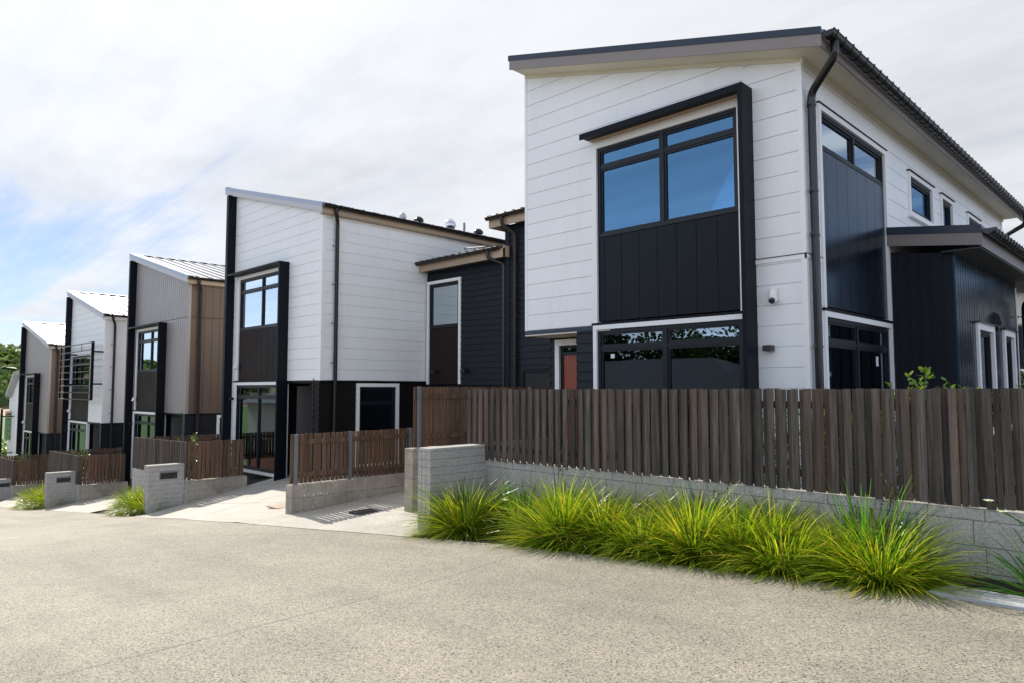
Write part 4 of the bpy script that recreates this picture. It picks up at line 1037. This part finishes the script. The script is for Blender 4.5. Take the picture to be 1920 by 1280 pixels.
#PLANTS#
BED = [
 (-6.62, 5.84, .98, 'leftmost tussock of the row, spilling beside the grey pillar'),
 (-6.05, 6.18, .78, 'dark green tussock tucked behind the leftmost one against the long wall'),
 (-5.08, 5.88, .98, 'low arching tussock at the left end of the long unbroken row'),
 (-4.62, 6.05, .92, 'tussock second in the long row, with pale tips against the wall'),
 (-4.12, 5.98, .95, 'tussock third in the long row, below the brown seed stalks'),
 (-3.55, 6.00, .90, 'tussock fourth in the long row, leaning over the road edge'),
 (-3.15, 6.12, .88, 'tussock fifth in the long row, under the bright strip of the wall top'),
 (-2.68, 5.98, .92, 'round tussock next to the last in the long row'),
 (-2.28, 6.12, .62, 'small tussock squeezed between the two rightmost large ones'),
 (-4.85, 6.22, .80, 'tussock hard against the wall behind the left end of the long row'),
 (-3.82, 6.22, .84, 'tussock hard against the wall behind the middle of the long row'),
 (-2.92, 6.30, .78, 'tussock hard against the wall behind the right half of the long row'),
 (-1.90, 5.95, .88, 'rightmost tussock of the long row, beside the pale concrete channel'),
]
for i, (x, y, s, lab) in enumerate(BED):
    s *= 1.07
    plant('grass_tussock', tus[i % 3], x, y, gz(x, y) - .04, s, i * 1.3, lab, 'grass tussock', GT)
LEFT = [(-17.0, 5.62, .95, 'nearer of the tussocks touching the letterbox pillar by the first driveway'), (-17.75, 5.60, .95, 'yellowish tussock left of the one touching the first letterbox pillar'), (-18.3, 5.65, .75, 'small outer tussock farthest left in the clump before the first letterbox pillar'),
        (-25.95, 5.72, 1.15, 'tall bright green tussock touching the second letterbox pillar'), (-26.9, 5.65, 1.1, 'bright green tussock in the middle of the far left clump'), (-27.9, 5.6, .95, 'yellowish tussock farthest left of all, near the photo edge')]
for i, (x, y, s, lab) in enumerate(LEFT):
    plant('grass_tussock', tus[(i + 1) % 3], x, y, gz(x, y) - .03, s, i * 2.1 + .5, lab, 'grass tussock', GT)
IR = [(-6.15, 6.36, .95, 'upright strappy plant behind the leftmost tussock'), (-6.5, 6.40, .72, 'smaller strappy plant at the foot of the wall behind the dark tussock'), (-5.40, 6.36, .9, 'upright strappy plant rising behind the left of the long row'), (-3.60, 6.40, .95, 'upright strappy plant against the wall at the middle of the row'), (-3.3, 6.42, .8, 'strappy plant under the bright timber strip of the fence'),
      (-2.12, 6.32, 1.10, 'tall strappy plant rising between the two rightmost tussocks'), (-1.95, 6.42, .8, 'dark strappy plant tight to the wall near the right end')]
for i, (x, y, s, lab) in enumerate(IR):
    plant('flax_plant', irs[i % 2], x, y, gz(x, y) - .03, s, i * 1.7, lab, 'plant', 'strappy plants between the tussocks')
for i, (x, y, s, lab) in enumerate([(-5.52, 6.33, 1.1, 'brown seed stalks standing tallest against the wall left of centre'), (-3.35, 6.25, .75, 'brown seed stalks leaning over the middle tussocks'), (-1.93, 6.25, .85, 'dry brown seed heads beside the tall strappy plant at the right'), (-17.2, 5.75, .75, 'dry seed stalks over the tussock by the first letterbox pillar')]):
    plant('seed_stalks', seeds_[i % 2], x, y, gz(x, y), s, i * 1.1 + 2, lab, 'plant', 'dry seed stalks among the grasses')
def iris_right():
    x0, y0 = -.86, 6.12; z = gz(x0, y0) - .02
    r = root('iris_plant', (x0, y0, z), 'long leaved iris with two white flowers cut by the right edge', 'plant')
    m = blades(80, (.5, .85), .009, seed=77, base=.10, lean=(8, 75), droop=.9); m.v = [(a + x0, b + y0, c + z) for a, b, c in m.v]; ob('leaves', m, 'flax', r, smooth=False)
    for (fx, fy, fz) in ((-1.19, 6.05, .80), (-1.10, 6.0, .74)):
        q = MB(); q.tube([(x0, y0, z), ((x0 + fx) / 2 + .1, y0, z + .45), (fx, fy, fz)], .004, 5); s = ob('stalk', q, 'flax', r)
        q = MB()
        for k in range(6):
            a = k * 1.047; ca, sa = math.cos(a), math.sin(a)
            q.quad((fx, fy, fz), (fx + ca*.02 - sa*.013, fy + sa*.02 + ca*.013, fz + .012), (fx + ca * .036, fy + sa * .036, fz + .006), (fx + ca*.02 + sa*.013, fy + sa*.02 - ca*.013, fz + .012))
        ob('flower', q, 'petal', s, smooth=False)
iris_right()
c = MB()
for k in range(5):
    a = k * 1.257; c.quad((-5.98, 5.90, .30), (-5.98 + math.cos(a)*.02, 5.90 + math.sin(a)*.02, .315), (-5.98 + math.cos(a+.5)*.03, 5.90 + math.sin(a+.5)*.03, .31), (-5.98 + math.cos(a+1)*.02, 5.90 + math.sin(a+1)*.02, .315))
ob('white_flower', c, 'petal', label='single small white flower over the leftmost tussock', cat='flower', smooth=False)
def leaf(m, p, d, L, W, up):
    d = d.normalized(); s = d.cross(up); 
    if s.length < .01: s = Vector((1, 0, 0))
    s.normalize(); u = s.cross(d)
    a = p; b = p + d * L * .45 + s * W * .5 + u * L * .05; c_ = p + d * L; e = p + d * L * .45 - s * W * .5 + u * L * .05
    m.quad(a, b, p + d * L * .8 + s * W * .35, c_, p + d * L * .8 - s * W * .35, e)
def shrub(x, y, z, h, r, n, label, seed, L=.05, stems=5, name='shrub', group='leafy shrubs behind the fences', top=None):
    rng = random.Random(seed); R_ = root(name, (x, y, z), label, 'shrub', group)
    st = MB(); lf = MB()
    for k in range(stems):
        a = rng.uniform(0, 6.28); rr = r * rng.uniform(.1, .75); hh = h * (rng.uniform(.84, 1.0) if k else 1.0)
        P = [Vector((x, y, z)), Vector((x + math.cos(a)*rr*.5, y + math.sin(a)*rr*.5, z + hh*.5)), Vector((x + math.cos(a)*rr, y + math.sin(a)*rr, z + hh))]
        st.tube(P, [.010, .007, .003], 5)
        for j in range(n // stems):
            t = .12 + .88 * rng.random() ** .8; p = P[0].lerp(P[1], min(1, t*2)) if t < .5 else P[1].lerp(P[2], t*2 - 1)
            a2 = rng.uniform(0, 6.28); d = Vector((math.cos(a2), math.sin(a2), rng.uniform(.1, 1.2)))
            off = Vector((math.cos(a2), math.sin(a2), rng.uniform(-.2, .4))) * rng.uniform(0, r * .35) * (1.1 - t * .8)
            leaf(lf, p + off, d, L * rng.uniform(.7, 1.2), L * .55, Vector((rng.uniform(-.5, .5), rng.uniform(-.5, .5), 1)))
    ob('stems', st, 'bark', R_); ob('leaves', lf, 'shrub', R_, smooth=False); return R_
SH = [(-3.3, 7.25, 1.25, .30, 'hedge shrub glimpsed through the gaps at the middle of the tall dark fence'), (-2.95, 7.3, 1.28, .28, 'hedge shrub glimpsed through the fence gaps before the white corner'),
      (-2.6, 7.2, 1.33, .28, 'hedge shrub glimpsed through the fence below the side door'), (-2.28, 7.25, 1.35, .25, 'hedge shrub filling the fence gaps left of the two that stick out'),
      (-2.08, 7.22, 1.60, .14, 'thin leafy sprig rising above the tall fence, leftmost of those against black cladding'), (-1.90, 7.20, 1.64, .22, 'fullest leafy shrub top rising above the tall fence against black cladding'),
      (-1.60, 7.20, 1.53, .22, 'shrub barely clearing the fence top below the dark corner of the lean-to'), (-1.35, 7.25, 1.40, .22, 'hedge shrub behind the fence below the narrow windows'), (-1.14, 7.25, 1.64, .18, 'loose dark leafed shrub above the fence at the right edge')]
for i, (x, y, h, r, lab) in enumerate(SH): shrub(x, y, .14, h, r, 620, lab, 100 + i, L=.062, stems=7)
for i, (x, y, z, h, r, lab) in enumerate([(-17.2, 6.6, -.55, 1.12, .18, 'small green shrub peeping over the fence right of the nearer letterbox pillar'), (-18.3, 6.6, -.6, 1.02, .14, 'smaller sprig over the fence left of the nearer letterbox pillar'), (-26.0, 6.6, -1.5, 1.2, .25, 'green shrub peeping over the second fenced yard'), (-27.6, 6.7, -1.6, 1.2, .25, 'green shrub at the left of the second fenced yard'), (-16.9, 7.4, -.55, .8, .35, 'shrub seen through the gaps of the brown spaced fence by the first driveway'), (-25.6, 7.2, -1.4, .8, .35, 'shrub seen through the gaps of the second brown spaced fence'), (-36.0, 6.8, -2.4, 1.5, .5, 'leafy shrub over the farthest left fence'), (-37.3, 6.9, -2.5, 1.5, .5, 'wide leafy shrub at the far left fence corner')]):
    shrub(x, y, z, h, r, 260, lab, 200 + i)

# leaf litter and one fallen twig
c = MB()
for k in range(60):
    x = U(-6.6, -1.7); y = edge(x) - abs(random.gauss(0, .10)) - .02; z = gz(x, y) + .006; a = U(0, 6.28); L = U(.015, .05)
    c.quad((x, y, z), (x + math.cos(a)*L, y + math.sin(a)*L, z + .003), (x + math.cos(a)*L + .004, y + math.sin(a)*L + .003, z + .003), (x + .003, y + .004, z))
ob('leaf_litter', c, 'dry', kind='stuff', label='dry leaf bits scattered on the road edge by the grasses', cat='leaf litter', loc=(0, 0, 0))

# ------------------------------------------------------------------ far left: field, hill, bush
def hills():
    m = MB(); nx, ny = 46, 60
    def H(u, v):   # u: 0..1 away, v: 0..1 across
        return (30 * math.sin(min(1, u * 1.15) * math.pi / 2) ** .8) * (.82 + .12 * math.sin(v * 9 + 1) + .06 * math.sin(v * 23)) - 7.5
    for i in range(nx + 1):
        for j in range(ny + 1):
            u = i / nx; v = j / ny; ang = rad(60 + v * 175); rr = 330 + u * 160
            m.v.append((-math.sin(ang) * rr, math.cos(ang) * rr, H(u, v)))
    for i in range(nx):
        for j in range(ny): m.f.append((i*(ny+1)+j, i*(ny+1)+j+1, (i+1)*(ny+1)+j+1, (i+1)*(ny+1)+j))
    ob('hill', m, 'tan_soil', kind='structure', smooth=True, loc=(0, 0, 0))
    rng = random.Random(5); f = MB()
    for k in range(3600):
        vv = rng.random(); u = rng.uniform(.03, 1.0)
        if rng.random() < .45: vv = rng.uniform(.04, .22)
        ang = rad(60 + vv * 175); rr = 330 + u * 160; z = H(u, vv); x, y = -math.sin(ang) * rr, math.cos(ang) * rr
        R0 = rng.uniform(1.6, 4.2)
        for j in range(26):
            th = rng.uniform(0, 6.28); ph = math.acos(rng.uniform(-.2, 1)); d = Vector((math.cos(th)*math.sin(ph), math.sin(th)*math.sin(ph), math.cos(ph) * .85))
            p = Vector((x, y, z + R0 * .3)) + d * R0 * rng.uniform(.75, 1.1)
            t = d.cross(Vector((rng.uniform(-1, 1), rng.uniform(-1, 1), rng.uniform(-1, 1)))).normalized(); b = (d + Vector((rng.uniform(-.6, .6), rng.uniform(-.6, .6), rng.uniform(-.6, .6)))).cross(t).normalized(); s = R0 * rng.uniform(.22, .5)
            f.quad(p - t*s - b*s*.6, p + t*s - b*s, p + t*s*.7 + b*s, p - t*s*.8 + b*s*.7)
    ob('hillside_bush', f, 'hill_tree', kind='stuff', label='dense green bush covering the far hillside at the left', cat='bush', smooth=False, loc=(0, 0, 0))
hills()
# bare soil strips in the field
for nm, x0, x1, y0, y1, dz in (('soil_strip', -318, -250, -60, 120, 1.6), ('soil_strip', -78, -62, -2, 30, .25)):
    m = MB(); n = 24
    for i in range(n + 1):
        for j in range(n + 1):
            x = x0 + (x1-x0)*i/n; y = y0 + (y1-y0)*j/n; z = gz(x, y) + dz * math.sin(math.pi * i / n) + .1
            if x < -70: z += 1.2 * math.sin(x * .031 + y * .011) * min(1, (-70 - x) / 200)
            m.v.append((x, y, z))
    for i in range(n):
        for j in range(n): m.f.append((i*(n+1)+j, (i+1)*(n+1)+j, (i+1)*(n+1)+j+1, i*(n+1)+j+1))
    ob(nm, m, 'tan_soil' if x0 < -200 else 'brick', kind='structure', smooth=True, loc=(0, 0, 0))
for i in range(7):
    x, y = -53 - i * 1.7 + U(-.5, .5), 8.4 + i * .55 + U(-.6, .6)
    shrub(x, y, gz(x, y) - .1, U(1.6, 2.4), U(.9, 1.3), 320, ['bushy shrub beyond the last house, nearest of the loose group', 'bushy shrub second in the loose group beyond the last house', 'bushy shrub third in the loose group beyond the last house', 'bushy shrub in the middle of the loose group beyond the last house', 'bushy shrub past the middle of the loose group beyond the last house', 'bushy shrub next to last of the loose group beyond the last house', 'bushy shrub farthest in the loose group beyond the last house'][i], 300 + i, L=.28, stems=7, group='bushes beyond the last house')

# ------------------------------------------------------------------ across the street, outside the frame, invented for the glass to reflect
def tree(x, y, z, h, r, seed, label):  # unseen tree, added only as something for the windows to mirror
    rng = random.Random(seed); R_ = root('added_tree', (x, y, z), label, 'tree', 'added trees across the street'); tr = MB(); lf = MB()
    tr.tube([(x, y, z), (x + .1, y, z + h * .35), (x, y + .1, z + h * .6)], [.25, .18, .1], 8); cl = []
    for k in range(24):
        a = rng.uniform(0, 6.28); q = Vector((x + math.cos(a) * r * rng.uniform(.2, .85), y + math.sin(a) * r * rng.uniform(.2, .85), z + h * rng.uniform(.45, .95)))
        tr.tube([(x, y, z + h * rng.uniform(.3, .55)), tuple(q)], [.08, .02], 5); cl.append((q, r * rng.uniform(.28, .5)))
    for q, rr in cl:
        for j in range(300):
            d = Vector((rng.gauss(0, 1), rng.gauss(0, 1), rng.gauss(0, .8))).normalized(); leaf(lf, q + d * rr * rng.uniform(.35, 1.15), d + Vector((0, 0, rng.uniform(-.6, .6))), (.34), .24, Vector((rng.uniform(-1, 1), rng.uniform(-1, 1), 1)))
    ob('trunk', tr, 'bark', R_); ob('crown', lf, 'tree', R_, smooth=False)
TL = ['added tall tree reflected at the left of the ground floor glass', 'added broad tree reflected beside the tall one in the ground floor glass', 'added dense tree reflected at the middle of the ground floor glass', 'added dark tree reflected behind the neighbouring roof', 'added rounded tree reflected toward the right of the glass', 'added leafy tree reflected at the far right of the glass', 'added wide tree across the street beyond the hip roofed house', 'added tree across the street near the brick house']
for i, (x, y, h, r) in enumerate([(-38, -30, 10, 4), (-32, -34, 9, 4), (-26, -33, 8, 3.6), (-21, -36, 9.5, 4.2), (-15, -34, 8.5, 4), (-9, -36, 9, 4), (0, -38, 9, 4.5), (-52, -24, 9, 4)]):
    tree(x, y, gz(x, y) - .3, h, r, 400 + i, TL[i])
def opposite(x0, x1, y0, y1, zb, h, mat, label, brick=False):  # unseen house, added only to show up in the window reflections
    R_ = root('added_house', ((x0+x1)/2, (y0+y1)/2, zb), label, 'house', 'added houses across the street')
    m = MB(); K = Fr('K', y1); RR = Fr('R', x1); zs = zb + (1.3 if brick else 0)
    clad(m, K, [(x0, zs), (x1, zs), (x1, zb + h), (x0, zb + h)], 'lap', .2, zb); clad(m, RR, [(y0, zs), (y1, zs), (y1, zb + h), (y0, zb + h)], 'lap', .2, zb)
    m.box((x0, y0, zb), (x1 - .1, y1 - .1, zb + h)); ob('wall', m, mat, R_)
    if brick: q = MB(); q.box((x0, y1 - .02, zb), (x1 + .05, y1 + .05, zs)); q.box((x1 - .02, y0, zb), (x1 + .05, y1, zs)); ob('brick_base', q, 'brick', R_)
    q = MB(); a, b = (x0 - .6, x1 + .6), (y0 - .6, y1 + .6); cz = zb + h; rz_ = cz + 2.0; my = (y0+y1)/2; d = (y1-y0)/2
    P = [(a[0], b[0], cz), (a[1], b[0], cz), (a[1], b[1], cz), (a[0], b[1], cz), (a[0] + d, my, rz_), (a[1] - d, my, rz_)]
    q.add(P, [(0, 1, 5, 4), (1, 2, 5), (2, 3, 4, 5), (3, 0, 4), (3, 2, 1, 0)]); ob('roof', q, 'dark_roof', R_)
    for u in (x0 + (x1-x0) * .25, x0 + (x1-x0) * .7):
        w = MB(); K.box(w, u - .8, u + .8, zb + .9, zb + 2.2, 0, .04); f = ob('window', w, 'white_trim', R_); w = MB(); K.box(w, u - .7, u + .7, zb + 1.0, zb + 2.1, .041, .046); ob('pane', w, 'glass_dark', f)
opposite(-30, -15, -22, -13, -1.6, 2.9, 'cream_board', 'added hip roofed cream house across the street, reflected in the ground floor glass')
opposite(-45, -36, -14, -4, -3.6, 4.4, 'cream_board', 'added cream and brick house across the street, reflected in the glass of the second house', True)

# ------------------------------------------------------------------ camera, sun, sky
H_EYE = 1.6
cam = bpy.data.objects.new('camera', bpy.data.cameras.new('camera')); COL.objects.link(cam)
cam.data.sensor_width = 36; cam.data.lens = 1320.87 / 1920 * 36; cam.data.clip_end = 5000; cam.data.clip_start = .05
yaw, pit, rol = .782788, .0677831, -.000589
f = Vector((-math.sin(yaw) * math.cos(pit), math.cos(yaw) * math.cos(pit), math.sin(pit)))
r = Vector((math.cos(yaw), math.sin(yaw), 0)); u = r.cross(f)
r2 = r * math.cos(rol) + u * math.sin(rol); u2 = -r * math.sin(rol) + u * math.cos(rol)
cam.matrix_world = Matrix(((r2.x, u2.x, -f.x, 0), (r2.y, u2.y, -f.y, 0), (r2.z, u2.z, -f.z, H_EYE), (0, 0, 0, 1)))
scene.camera = cam

SUN_EL, SUN_AZ = 37.0, 170.5        # azimuth measured from +x towards +y
sd = Vector((math.cos(rad(SUN_AZ)) * math.cos(rad(SUN_EL)), math.sin(rad(SUN_AZ)) * math.cos(rad(SUN_EL)), math.sin(rad(SUN_EL))))
sun = bpy.data.objects.new('sun', bpy.data.lights.new('sun', 'SUN')); COL.objects.link(sun)
sun.data.energy = 4.0; sun.data.angle = rad(.6); sun.data.color = (1, .93, .82)
sun.rotation_euler = (-sd).to_track_quat('-Z', 'Y').to_euler()

w = bpy.data.worlds.new('World'); scene.world = w; w.use_nodes = True; nt = w.node_tree
for n in list(nt.nodes): nt.nodes.remove(n)
out = nt.nodes.new('ShaderNodeOutputWorld'); bg = nt.nodes.new('ShaderNodeBackground'); nt.links.new(bg.outputs[0], out.inputs[0])
bg.inputs[1].default_value = .10
sky = nt.nodes.new('ShaderNodeTexSky'); sky.sky_type = 'NISHITA'; sky.sun_disc = False
sky.sun_elevation = rad(SUN_EL); sky.sun_rotation = rad(90 - SUN_AZ); sky.air_density = 1.0; sky.dust_density = .35; sky.ozone_density = 3.0
tc = nt.nodes.new('ShaderNodeTexCoord'); sp = nt.nodes.new('ShaderNodeSeparateXYZ'); nt.links.new(tc.outputs['Generated'], sp.inputs[0])
def mth(op, a, b=None, clampit=False):
    n = nt.nodes.new('ShaderNodeMath'); n.operation = op; n.use_clamp = clampit
    for i, v in enumerate((a, b)):
        if v is None: continue
        if isinstance(v, bpy.types.NodeSocket): nt.links.new(v, n.inputs[i])
        else: n.inputs[i].default_value = v
    return n.outputs[0]
# project the direction on a cloud layer overhead
zc_ = mth('MAXIMUM', mth('ADD', sp.outputs[2], .10), .03)
cx = nt.nodes.new('ShaderNodeCombineXYZ'); nt.links.new(mth('DIVIDE', sp.outputs[0], zc_), cx.inputs[0]); nt.links.new(mth('DIVIDE', sp.outputs[1], zc_), cx.inputs[1])
mp = nt.nodes.new('ShaderNodeMapping'); mp.inputs['Scale'].default_value = (.55, .9, 1); mp.inputs['Rotation'].default_value = (0, 0, rad(25)); mp.inputs['Location'].default_value = (3.1, 1.7, 0)
nt.links.new(cx.outputs[0], mp.inputs[0])
n1 = noise(nt, mp.outputs[0], 1.1, 9, .58); n2 = noise(nt, mp.outputs[0], .35, 4, .5)
# cover is greater toward the sun side / over the houses, the sky behind the camera is clear
dirf = mth('SUBTRACT', mth('MULTIPLY', sp.outputs[1], .26), mth('MULTIPLY', mth('MAXIMUM', mth('ADD', sp.outputs[0], .05), 0.0), 1.0))
hz = mth('MULTIPLY', mth('MULTIPLY', mth('SUBTRACT', sp.outputs[2], .24), .75), mth('ADD', mth('MULTIPLY', sp.outputs[1], 1.2), .9, True))
mp2 = nt.nodes.new('ShaderNodeMapping'); mp2.inputs['Scale'].default_value = (.22, 1.5, 1); mp2.inputs['Rotation'].default_value = (0, 0, rad(-35)); mp2.inputs['Location'].default_value = (1.3, 5.2, 0)
nt.links.new(cx.outputs[0], mp2.inputs[0]); n3 = noise(nt, mp2.outputs[0], 1.6, 8, .6)
cov = mth('ADD', mth('ADD', mth('ADD', mth('ADD', mth('MULTIPLY', n1, .75), mth('MULTIPLY', n2, .45)), mth('MULTIPLY', mth('SUBTRACT', n3, .44), 1.15)), dirf), hz)
mask = ramp(nt, cov, [(.48, .12), (.58, .40), (.70, .84), (.88, .98)])
glow = mth('POWER', mth('MAXIMUM', mth('ADD', mth('ADD', mth('MULTIPLY', sp.outputs[0], sd.x), mth('MULTIPLY', sp.outputs[1], sd.y)), mth('MULTIPLY', sp.outputs[2], sd.z)), 0.0), 5.0)
shade = ramp(nt, noise(nt, mp.outputs[0], 1.6, 8, .6), [(.3, .84), (.5, 1.0), (.7, 1.08)])
cb = nt.nodes.new('ShaderNodeVectorMath'); cb.operation = 'SCALE'; cb.inputs[0].default_value = (6.35, 6.5, 6.75)
nt.links.new(mth('ADD', mth('MULTIPLY', glow, .25), .92), cb.inputs['Scale'])
cc = mixc(nt, 1.0, cb.outputs[0], shade, 'MULTIPLY')
sk = mixc(nt, 1.0, sky.outputs[0], (.58, .64, .76), 'MULTIPLY')
fin_ = mixc(nt, mask, sk, cc)
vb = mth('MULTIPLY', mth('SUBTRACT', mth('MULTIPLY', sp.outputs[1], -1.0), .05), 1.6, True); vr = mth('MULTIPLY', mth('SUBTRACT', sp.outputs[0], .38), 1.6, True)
wall_fill = mth('MULTIPLY', mth('MAXIMUM', vb, vr), mth('ADD', mth('MULTIPLY', n3, .9), .32))  # extra sky brightness added behind the camera and to the right, lifts the walls
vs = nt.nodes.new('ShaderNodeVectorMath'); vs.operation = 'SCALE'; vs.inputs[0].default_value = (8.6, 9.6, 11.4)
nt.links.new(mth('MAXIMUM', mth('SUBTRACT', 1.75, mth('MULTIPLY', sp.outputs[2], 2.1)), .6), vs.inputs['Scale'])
fin_ = mixc(nt, wall_fill, fin_, vs.outputs[0])
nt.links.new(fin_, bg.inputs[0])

scene.view_settings.view_transform = 'Standard'; scene.view_settings.look = 'None'; scene.view_settings.gamma = 1; scene.view_settings.use_curve_mapping = False
scene.view_settings.exposure = 0.46
scene.render.engine = 'CYCLES'
scene.cycles.max_bounces = 8; scene.cycles.transparent_max_bounces = 16; scene.cycles.use_denoising = True
